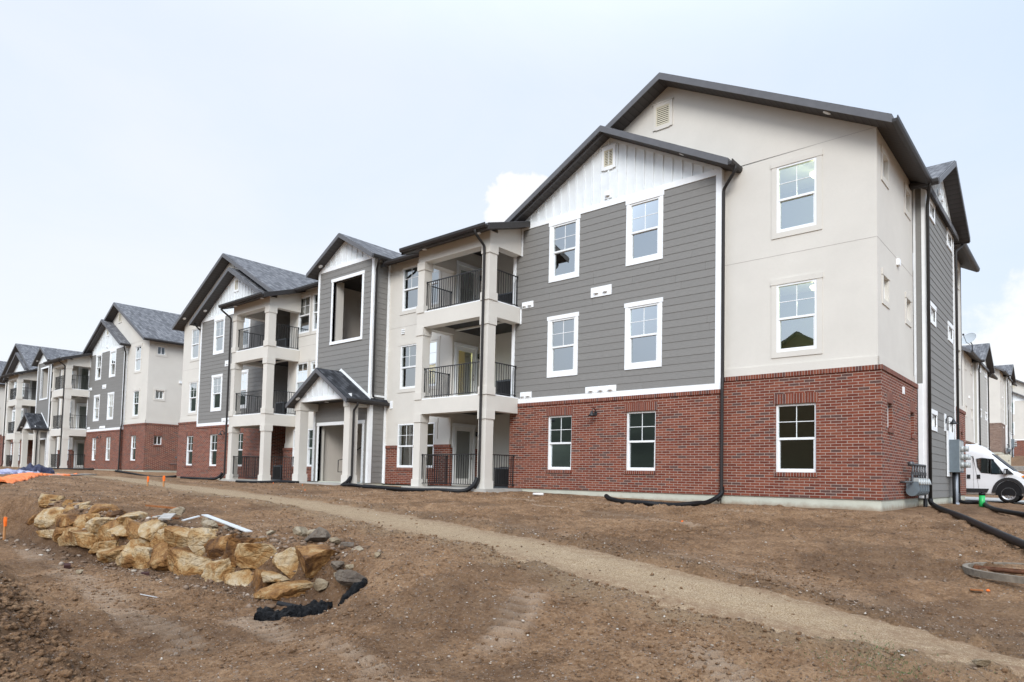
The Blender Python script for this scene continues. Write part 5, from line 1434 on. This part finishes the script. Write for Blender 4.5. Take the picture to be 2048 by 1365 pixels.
board((-7.52, -11.95, -.38), (-7.95, -11.7, -.33), .17, .02, 'grey_board', 'short wide grey board lying across the long grey offcut')
board((-7.35, -11.75, -.40), (-7.35, -11.5, -.34), .07, .015, 'metal_strip', 'small white scrap beside the grey boards on the rubble')
board((-7.4, -11.3, gz(-7.4, -11.3) + .02), (-6.75, -11.25, gz(-6.75, -11.25) + .02), .05, .02, 'rust_wood', 'orange brown splinter of wood between the grey boards and the metal strip', 'stick', 'stick')
board((-8.9, -11.6, gz(-8.9, -11.6) + .02), (-8.4, -11.4, gz(-8.4, -11.4) + .02), .06, .02, 'rust_wood', 'short rusty splinter beside the rusty brown stick', 'stick', 'stick')
board((-6.52, -12.55, gz(-6.5, -12.55)), (-6.36, -12.60, gz(-6.4, -12.6)), .09, .055, 'brown_brick_bit', 'dark brown brick lying on the dirt in front of the rock wall', 'brick', 'loose_brick')
board((-7.82, -13.1, gz(-7.8, -13.1)), (-7.74, -13.12, gz(-7.74, -13.1)), .08, .055, 'brown_brick_bit', 'smaller broken brown brick farther left on the dirt', 'brick', 'loose_brick')
board((-5.0, -13.15, gz(-5, -13.15) + .005), (-4.92, -12.98, gz(-4.92, -12.98) + .005), .018, .006, 'metal_strip', 'thin white splinter lying on the dirt track', 'splinter', 'splinter')
board((-5.6, -13.0, gz(-5.6, -13) + .005), (-5.44, -13.05, gz(-5.44, -13.05) + .005), .022, .006, 'grey_board', 'thin pale splinter on the dirt track left of the white one', 'splinter', 'splinter')
board((2.62, -7.62, gz(2.62, -7.62) + .01), (2.74, -7.60, gz(2.74, -7.6) + .02), .06, .012, 'rust_wood', 'reddish wood chip on the dirt near the timber form', 'wood chip', 'wood_chip')
rock_ = rock('stone', -7.2, -13.12, gz(-7.2, -13.12) + .02, .055, .05, .04, 611, 'pale_rock'); tag(rock_, 'pale round stone on the dirt between the two brown bricks', 'stone')
m_ = MB(); m_.lathe([(0, .02), (.018, .01), (.02, 0), (0, -.01)], (2.78, -7.55, gz(2.78, -7.55) + .012), 10); tag(m_.build('orange_cap', 'flag_orange'), 'tiny orange plastic cap on the dirt near the timber form', 'cap')
for (x, y, L, a, lab) in ((-8.9, -1.35, .30, .35, 'longer white plastic pipe offcut on the dirt by the brick wing'), (-11.9, -2.35, .14, .2, 'short white plastic pipe offcut beside the patio corner post')):
    z = gz(x, y) + .035; m_ = MB(); m_.cyl((x - L / 2, y - a * L / 2, z), (x + L / 2, y + a * L / 2, z), .035, 12); tag(m_.build('pipe_offcut', 'pvc_white'), lab, 'pipe offcut')
for k, (x, y, lab) in enumerate(((-15.2, -5.0, 'orange pin flag stub left of the entry porch path'), (-20.6, -3.1, 'orange marker stub on the dirt before the porch left column'), (-18.9, -2.9, 'orange marker stub on the dirt before the porch right column'), (-2.2, -5.2, 'tiny orange marker on the dirt slope below the nearest block'))):
    z = gz(x, y); m_ = MB(); m_.cyl((x, y, z - .02), (x, y, z + .035), .007, 6); m_.box(x, x + .03, y - .003, y + .003, z + .012, z + .04); tag(m_.build('marker_flag', 'flag_orange'), lab, 'marker', 'orange ground markers')

# crumpled sheets
def sheet(name, spine, width, h, mat, label, cat, seed, nx=90, ny=26, crumple=.05, freq=5, lie=None):
    sp = np.array(smooth_path(spine, 24)); L = np.concatenate([[0], np.cumsum(np.hypot(*(np.diff(sp[:, :2], axis=0).T)))])
    t = np.linspace(0, L[-1], nx); cx_ = np.interp(t, L, sp[:, 0]); cy_ = np.interp(t, L, sp[:, 1])
    dx = np.gradient(cx_); dy = np.gradient(cy_); n_ = np.hypot(dx, dy); nxv, nyv = -dy / n_, dx / n_
    s_ = np.linspace(-1, 1, ny)
    tt, ss = np.meshgrid(t / L[-1], s_, indexing='ij')
    wv = width * np.clip(np.minimum(tt, 1 - tt) * 7, .12, 1) * (1 + .45 * fbm(tt * 6 + seed, ss * .0 + seed, 2, seed))
    off = ss * wv * .5 * (1 + .35 * fbm(tt * 9, ss * 1.2 + 3, 3, seed + 2))
    X = cx_[:, None] + nxv[:, None] * off; Y = cy_[:, None] + nyv[:, None] * off
    gzv = ground_z(X.ravel(), Y.ravel()).reshape(X.shape)
    fold = fbm(X * freq, Y * freq, 3, seed + 5)
    rid = np.abs(fbm(X * freq * .8 + 9, Y * freq * .8, 2, seed + 8))
    Z = gzv + .012 + h * (1 - ss ** 2) * (.5 + .9 * np.clip(.5 + fbm(tt * 5 + 2, ss, 2, seed + 3), 0, 1.3)) + crumple * (fold + .3) + crumple * 1.6 * (.28 - rid)
    Z = np.where(np.abs(ss) > .96, gzv - .005, np.maximum(Z, gzv + .006))
    v = np.stack([X, Y, Z], -1).reshape(-1, 3); i = np.arange(nx - 1)[:, None] * ny + np.arange(ny - 1)[None]
    f = np.stack([i, i + ny, i + ny + 1, i + 1], -1).reshape(-1, 4)
    me = bpy.data.meshes.new(name); me.from_pydata(v.tolist(), [], f.tolist()); me.update(); me.polygons.foreach_set('use_smooth', np.ones(len(f), bool)); me.materials.append(M[mat])
    o = bpy.data.objects.new(name, me); COL.objects.link(o); return tag(o, label, cat)
sheet('plastic_sheet', [(-3.03, -12.78), (-3.0, -12.55), (-2.95, -12.30), (-2.90, -12.08), (-2.88, -11.98)], .44, .05, 'black_plastic', 'large crumpled black plastic sheet on the dirt by the rock wall', 'plastic sheet', 5, 200, 70, .055, 13)
sheet('plastic_sheet', [(-2.74, -12.0), (-2.66, -11.88), (-2.58, -11.74)], .15, .04, 'black_plastic', 'smaller scrap of black plastic tucked against the broken concrete lump', 'plastic sheet', 15, 100, 44, .04, 15)
m_ = MB(); pts = [(-3.62 + .0 * k, -12.22, -1.0) for k in range(2)]
zc = gz(-3.45, -12.25)
cp = [(-3.56 + k * .011, -12.24 + k * .006, zc + .05 - k * .0016) for k in range(26)]
m_.tube(cp, .035, 10, True, [.037 if k % 2 else .028 for k in range(26)])
tag(m_.build('corrugated_pipe', 'drain_plastic'), 'short corrugated black pipe end poking out at the foot of the rock wall', 'pipe')
sheet('tarp', [(-17.6, -12.6), (-18.8, -12.0), (-20.4, -11.3), (-24.8, -9.75), (-28.0, -8.4), (-30.4, -6.5)], .75, .04, 'orange_tarp', 'bright orange tarp spread in a long crumpled strip on the mound', 'tarp', 25, 150, 34, .05, 3.0)
sheet('tarp', [(-31.5, -10.6), (-33.5, -9.2), (-35.0, -7.9), (-36.4, -6.6)], 1.3, .06, 'blue_tarp', 'faded blue and white tarp heaped behind the orange tarp', 'tarp', 35, 110, 40, .12, 2.4)
sheet('tarp', [(-36.0, -7.4), (-36.7, -6.7), (-37.3, -5.9)], .9, .22, 'navy_tarp', 'small dark navy tarp heap behind the orange tarp', 'tarp', 45, 60, 30, .2, 3.0)
board((-28.4, -7.9, gz(-28.4, -7.9) + .03), (-31.3, -5.9, gz(-31.3, -5.9) + .05), .5, .05, 'grey_board', 'long flat grey board under the right end of the orange tarp')

# satellite dish, utility cabinet, retaining bits uphill
t_ = empty('satellite_dish', (-2.15, 31.2, 8.7))
nv = Vector((-.35, -.80, .48)).normalized(); ua = nv.cross(Vector((0, 0, 1))).normalized(); ub = ua.cross(nv)
m_ = MB(lambda a, b_, c: tuple(Vector((0, -.12, .55)) + ua * a * 1.1 + ub * b_ + nv * c))
m_.lathe([(r_, .22 * r_ ** 2 * 1.4) for r_ in np.linspace(0, .40, 7)] + [(.405, .055), (.40, .045)] + [(r_, .22 * r_ ** 2 * 1.4 - .015) for r_ in np.linspace(.38, 0, 6)], (0, 0, 0), 22); m_.build('dish', 'dish_white', t_)
m_ = MB(); m_.tube([(.15, 0, -.3), (.15, 0, .2), (0, -.06, .5)], .03, 8); m_.tube([(.05, -.1, .2), (-.1, -.45, .30), (-.22, -.62, .72)], .018, 6); m_.box(-.28, -.18, -.68, -.58, .70, .80); m_.build('mount', 'black_metal', t_)
tag(t_, 'white satellite dish on the eave of the pale siding block', 'satellite dish')
t_ = empty('utility_cabinet', (-2.62, 56.0, gz(-2.62, 56.0)))
m_ = MB(); m_.box(-.45, .45, -.3, .3, 0, 1.1); m_.build('cabinet', 'utility_cream', t_, bevel=.03)
m_ = MB(); m_.box(-.43, .43, -.325, -.301, .06, 1.04); d_ = m_.build('door', 'utility_cream', t_)
MB().box(.32, .37, -.35, -.326, .5, .62).build('handle', 'black_metal', d_)
MB().box(-.55, .55, -.4, .4, -.4, .02).build('plinth', 'concrete', t_)
tag(t_, 'plain cream utility cabinet on the bank above the van', 'utility cabinet')
for k, (x0, x1, y, h, lab) in enumerate(((-3, 14, 46.5, .16, 'lower pale retaining kerb on the bank behind the van'), (-3, 16, 54.5, .2, 'upper pale retaining kerb on the bank below the cream cabinet'))):
    z = gz(4, y); m_ = MB(); m_.box(x0, x1, y, y + .35, z - .5, z + h); m_.box(x0, x1, y - .05, y + .4, z + h + .002, z + h + .06); tag(m_.build('retaining_wall', 'concrete'), lab, 'retaining wall', 'retaining kerbs')

# scrub hills and a tan house across the street (seen in the window panes)
def hills():
    n = 120; rows = 14; v = []; f = []
    for i in range(n):
        a = math.pi + (i / (n - 1)) * math.pi
        for j in range(rows):
            rr = 95 + j * 16
            z = -2 + (j / (rows - 1)) ** 1.1 * (52 + 16 * float(fbm(np.array([i * .11]), np.array([.3]), 3, 77)[0])) + (2.0 * float(fbm(np.array([i * .6]), np.array([j * .7]), 3, 78)[0]) if j else 0)
            v.append((rr * math.cos(a) * 1.5, rr * math.sin(a) - 20, z))
    for i in range(n - 1):
        for j in range(rows - 1): q = i * rows + j; f.append((q, q + rows, q + rows + 1, q + 1))
    me = bpy.data.meshes.new('hill'); me.from_pydata(v, [], f); me.update(); me.polygons.foreach_set('use_smooth', [True] * len(f)); me.materials.append(M['hill_scrub'])
    o = bpy.data.objects.new('hill', me); COL.objects.link(o); tag(o, kind='structure')
hills()

def far_house(x, y, wd, dp, hw_, ridge, label, seed):
    t_ = empty('house', (x, y, -1.4))
    m_ = MB(); m_.prism([(-wd / 2, 0), (wd / 2, 0), (wd / 2, hw_), (0, ridge - .2), (-wd / 2, hw_)], -dp, 0); m_.build('wall', 'tan_wall', t_)
    s_ = (ridge - hw_) / (wd / 2)
    for sg in (-1, 1):
        q = MB(); q.prism([(0, ridge), (0, ridge - .2), (sg * (wd / 2 + .5), hw_ - .2 - s_ * .5), (sg * (wd / 2 + .5), hw_ - s_ * .5)], -dp - .4, .5); q.build('roof', 'shingle_dark', t_)
    r = random.Random(seed)
    for z in (8.9,):
        for u in (0,):
            if True:
                fr = MB(lambda a, b_, c: (a, b_, c)); fr.box(u - .65, u + .65, .0, .05, z, z + 1.7); f_ = fr.build('window', 'white_vinyl', t_)
                MB().box(u - .55, u + .55, .051, .056, z + .1, z + 1.6).build('pane', 'van_black', f_)
    return tag(t_, label, 'house')
far_house(-13.5, -34, 12, 13, 9.3, 13.0, 'tan gabled house across the site, mirrored in the near stucco window panes', 1)
far_house(-56, -36, 13, 13, 9.0, 12.6, 'farther tan gabled house across the site, mirrored in the panes beside the balconies', 2)

# ------------------------------------------------------------------ camera, light, sky
cam = bpy.data.cameras.new('camera'); co = bpy.data.objects.new('camera', cam); COL.objects.link(co); sc.camera = co
rv = Vector((0.77824587, 0.62768106, 0.0187045)); uv_ = Vector((0.01816516, -0.05227622, 0.99846744)); fv = Vector((-0.6276969, 0.77671339, 0.05208568))
mt = Matrix.Identity(4)
for i in range(3): mt[i][0] = rv[i]; mt[i][1] = uv_[i]; mt[i][2] = -fv[i]
mt.translation = (3.71751915, -16.30165661, 0.39962585)
co.matrix_world = mt
cam.sensor_width = 36; cam.lens = 1342.60648 / 2048 * 36
cam.shift_x = (1024 - 1107.04479) / 2048; cam.shift_y = (883.262164 - 682.5) / 2048
cam.clip_start = .05; cam.clip_end = 2000

SUN_EL, SUN_AZ = 33, 146      # azimuth measured from +Y towards +X
sun = bpy.data.lights.new('sun', 'SUN'); so = bpy.data.objects.new('sun', sun); COL.objects.link(so)
sun.energy = 2.15; sun.angle = R(26); sun.color = (1, .965, .92)
dirv = Vector((math.sin(R(SUN_AZ)) * math.cos(R(SUN_EL)), math.cos(R(SUN_AZ)) * math.cos(R(SUN_EL)), math.sin(R(SUN_EL))))
so.rotation_euler = (-dirv).to_track_quat('-Z', 'Y').to_euler(); so.location = dirv * 60

w = bpy.data.worlds.new('World'); sc.world = w; w.use_nodes = True
nt = w.node_tree; nt.nodes.clear(); t = NT(nt)
sky = nt.nodes.new('ShaderNodeTexSky'); sky.sky_type = 'NISHITA'; sky.sun_disc = False; sky.sun_elevation = R(SUN_EL); sky.sun_rotation = R(SUN_AZ)
gen = t.n('TexCoord').outputs['Generated']
sep = t.n('SeparateXYZ', Vector=gen)
el = sep.outputs['Z']
def smooth(x, a, b_):
    n = t.n('MapRange', p_interpolation_type='SMOOTHSTEP', Value=x); n.inputs['From Min'].default_value = a; n.inputs['From Max'].default_value = b_; return n.outputs[0]
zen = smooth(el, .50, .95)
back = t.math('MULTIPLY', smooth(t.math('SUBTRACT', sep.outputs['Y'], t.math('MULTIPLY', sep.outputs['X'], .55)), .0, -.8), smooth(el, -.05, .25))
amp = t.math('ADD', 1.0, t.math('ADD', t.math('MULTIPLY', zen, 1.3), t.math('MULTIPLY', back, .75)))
# veil of cloud: pale blue higher up to the right, nearly white towards the left horizon
dl = t.n('VectorMath', p_operation='DOT_PRODUCT', i0=gen, i1=(-.96, .25, .1)).outputs['Value']
veil = t.math('ADD', t.math('MULTIPLY', smooth(dl, .2, 1.0), .65), t.math('MULTIPLY', smooth(el, .42, -.02), .60), clamp=True)
mp = t.n('Mapping', Vector=gen, Scale=(1, 1, 2.2)).outputs[0]
cl = t.noise(mp, 2.2, 7, .58, .5)
veil = t.math('ADD', veil, t.math('MULTIPLY', t.math('SUBTRACT', cl, .5), 1.1), clamp=True)
c = t.mix(veil, (.640, .745, .905), (.80, .83, .875))
def puff(vec, size, soft, thr):
    d = t.n('VectorMath', p_operation='NORMALIZE', i0=tuple(vec)).outputs[0]
    dp = t.n('VectorMath', p_operation='DISTANCE', i0=gen, i1=d).outputs['Value']
    nz = t.noise(gen, 22, 7, .6, .2)
    e = t.math('ADD', t.math('DIVIDE', dp, size), t.math('MULTIPLY', t.math('SUBTRACT', nz, .5), 1.7))
    return smooth(e, 1.0, 1.0 - soft)
pf = t.math('MAXIMUM', t.math('MAXIMUM', puff((-.625, .675, .372), .042, .22, 0), puff((-.598, .69, .380), .040, .22, 0)), t.math('MAXIMUM', puff((-.055, .985, .165), .10, .5, 0), puff((.03, .99, .12), .10, .5, 0)))
c = t.mix(t.math('MULTIPLY', pf, .95), c, (.90, .90, .90))
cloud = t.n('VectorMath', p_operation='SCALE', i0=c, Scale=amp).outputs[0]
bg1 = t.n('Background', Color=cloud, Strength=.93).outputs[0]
bg2 = t.n('Background', Color=sky.outputs[0], Strength=.012).outputs[0]
t.n('OutputWorld', Surface=t.n('AddShader', i0=bg1, i1=bg2).outputs[0])
sc.view_settings.view_transform = 'Standard'; sc.view_settings.look = 'None'; sc.view_settings.exposure = .24; sc.view_settings.gamma = 1
sc.render.engine = 'CYCLES'
sc.cycles.max_bounces = 7; sc.cycles.transparent_max_bounces = 12; sc.cycles.use_denoising = True; sc.cycles.sample_clamp_indirect = 6
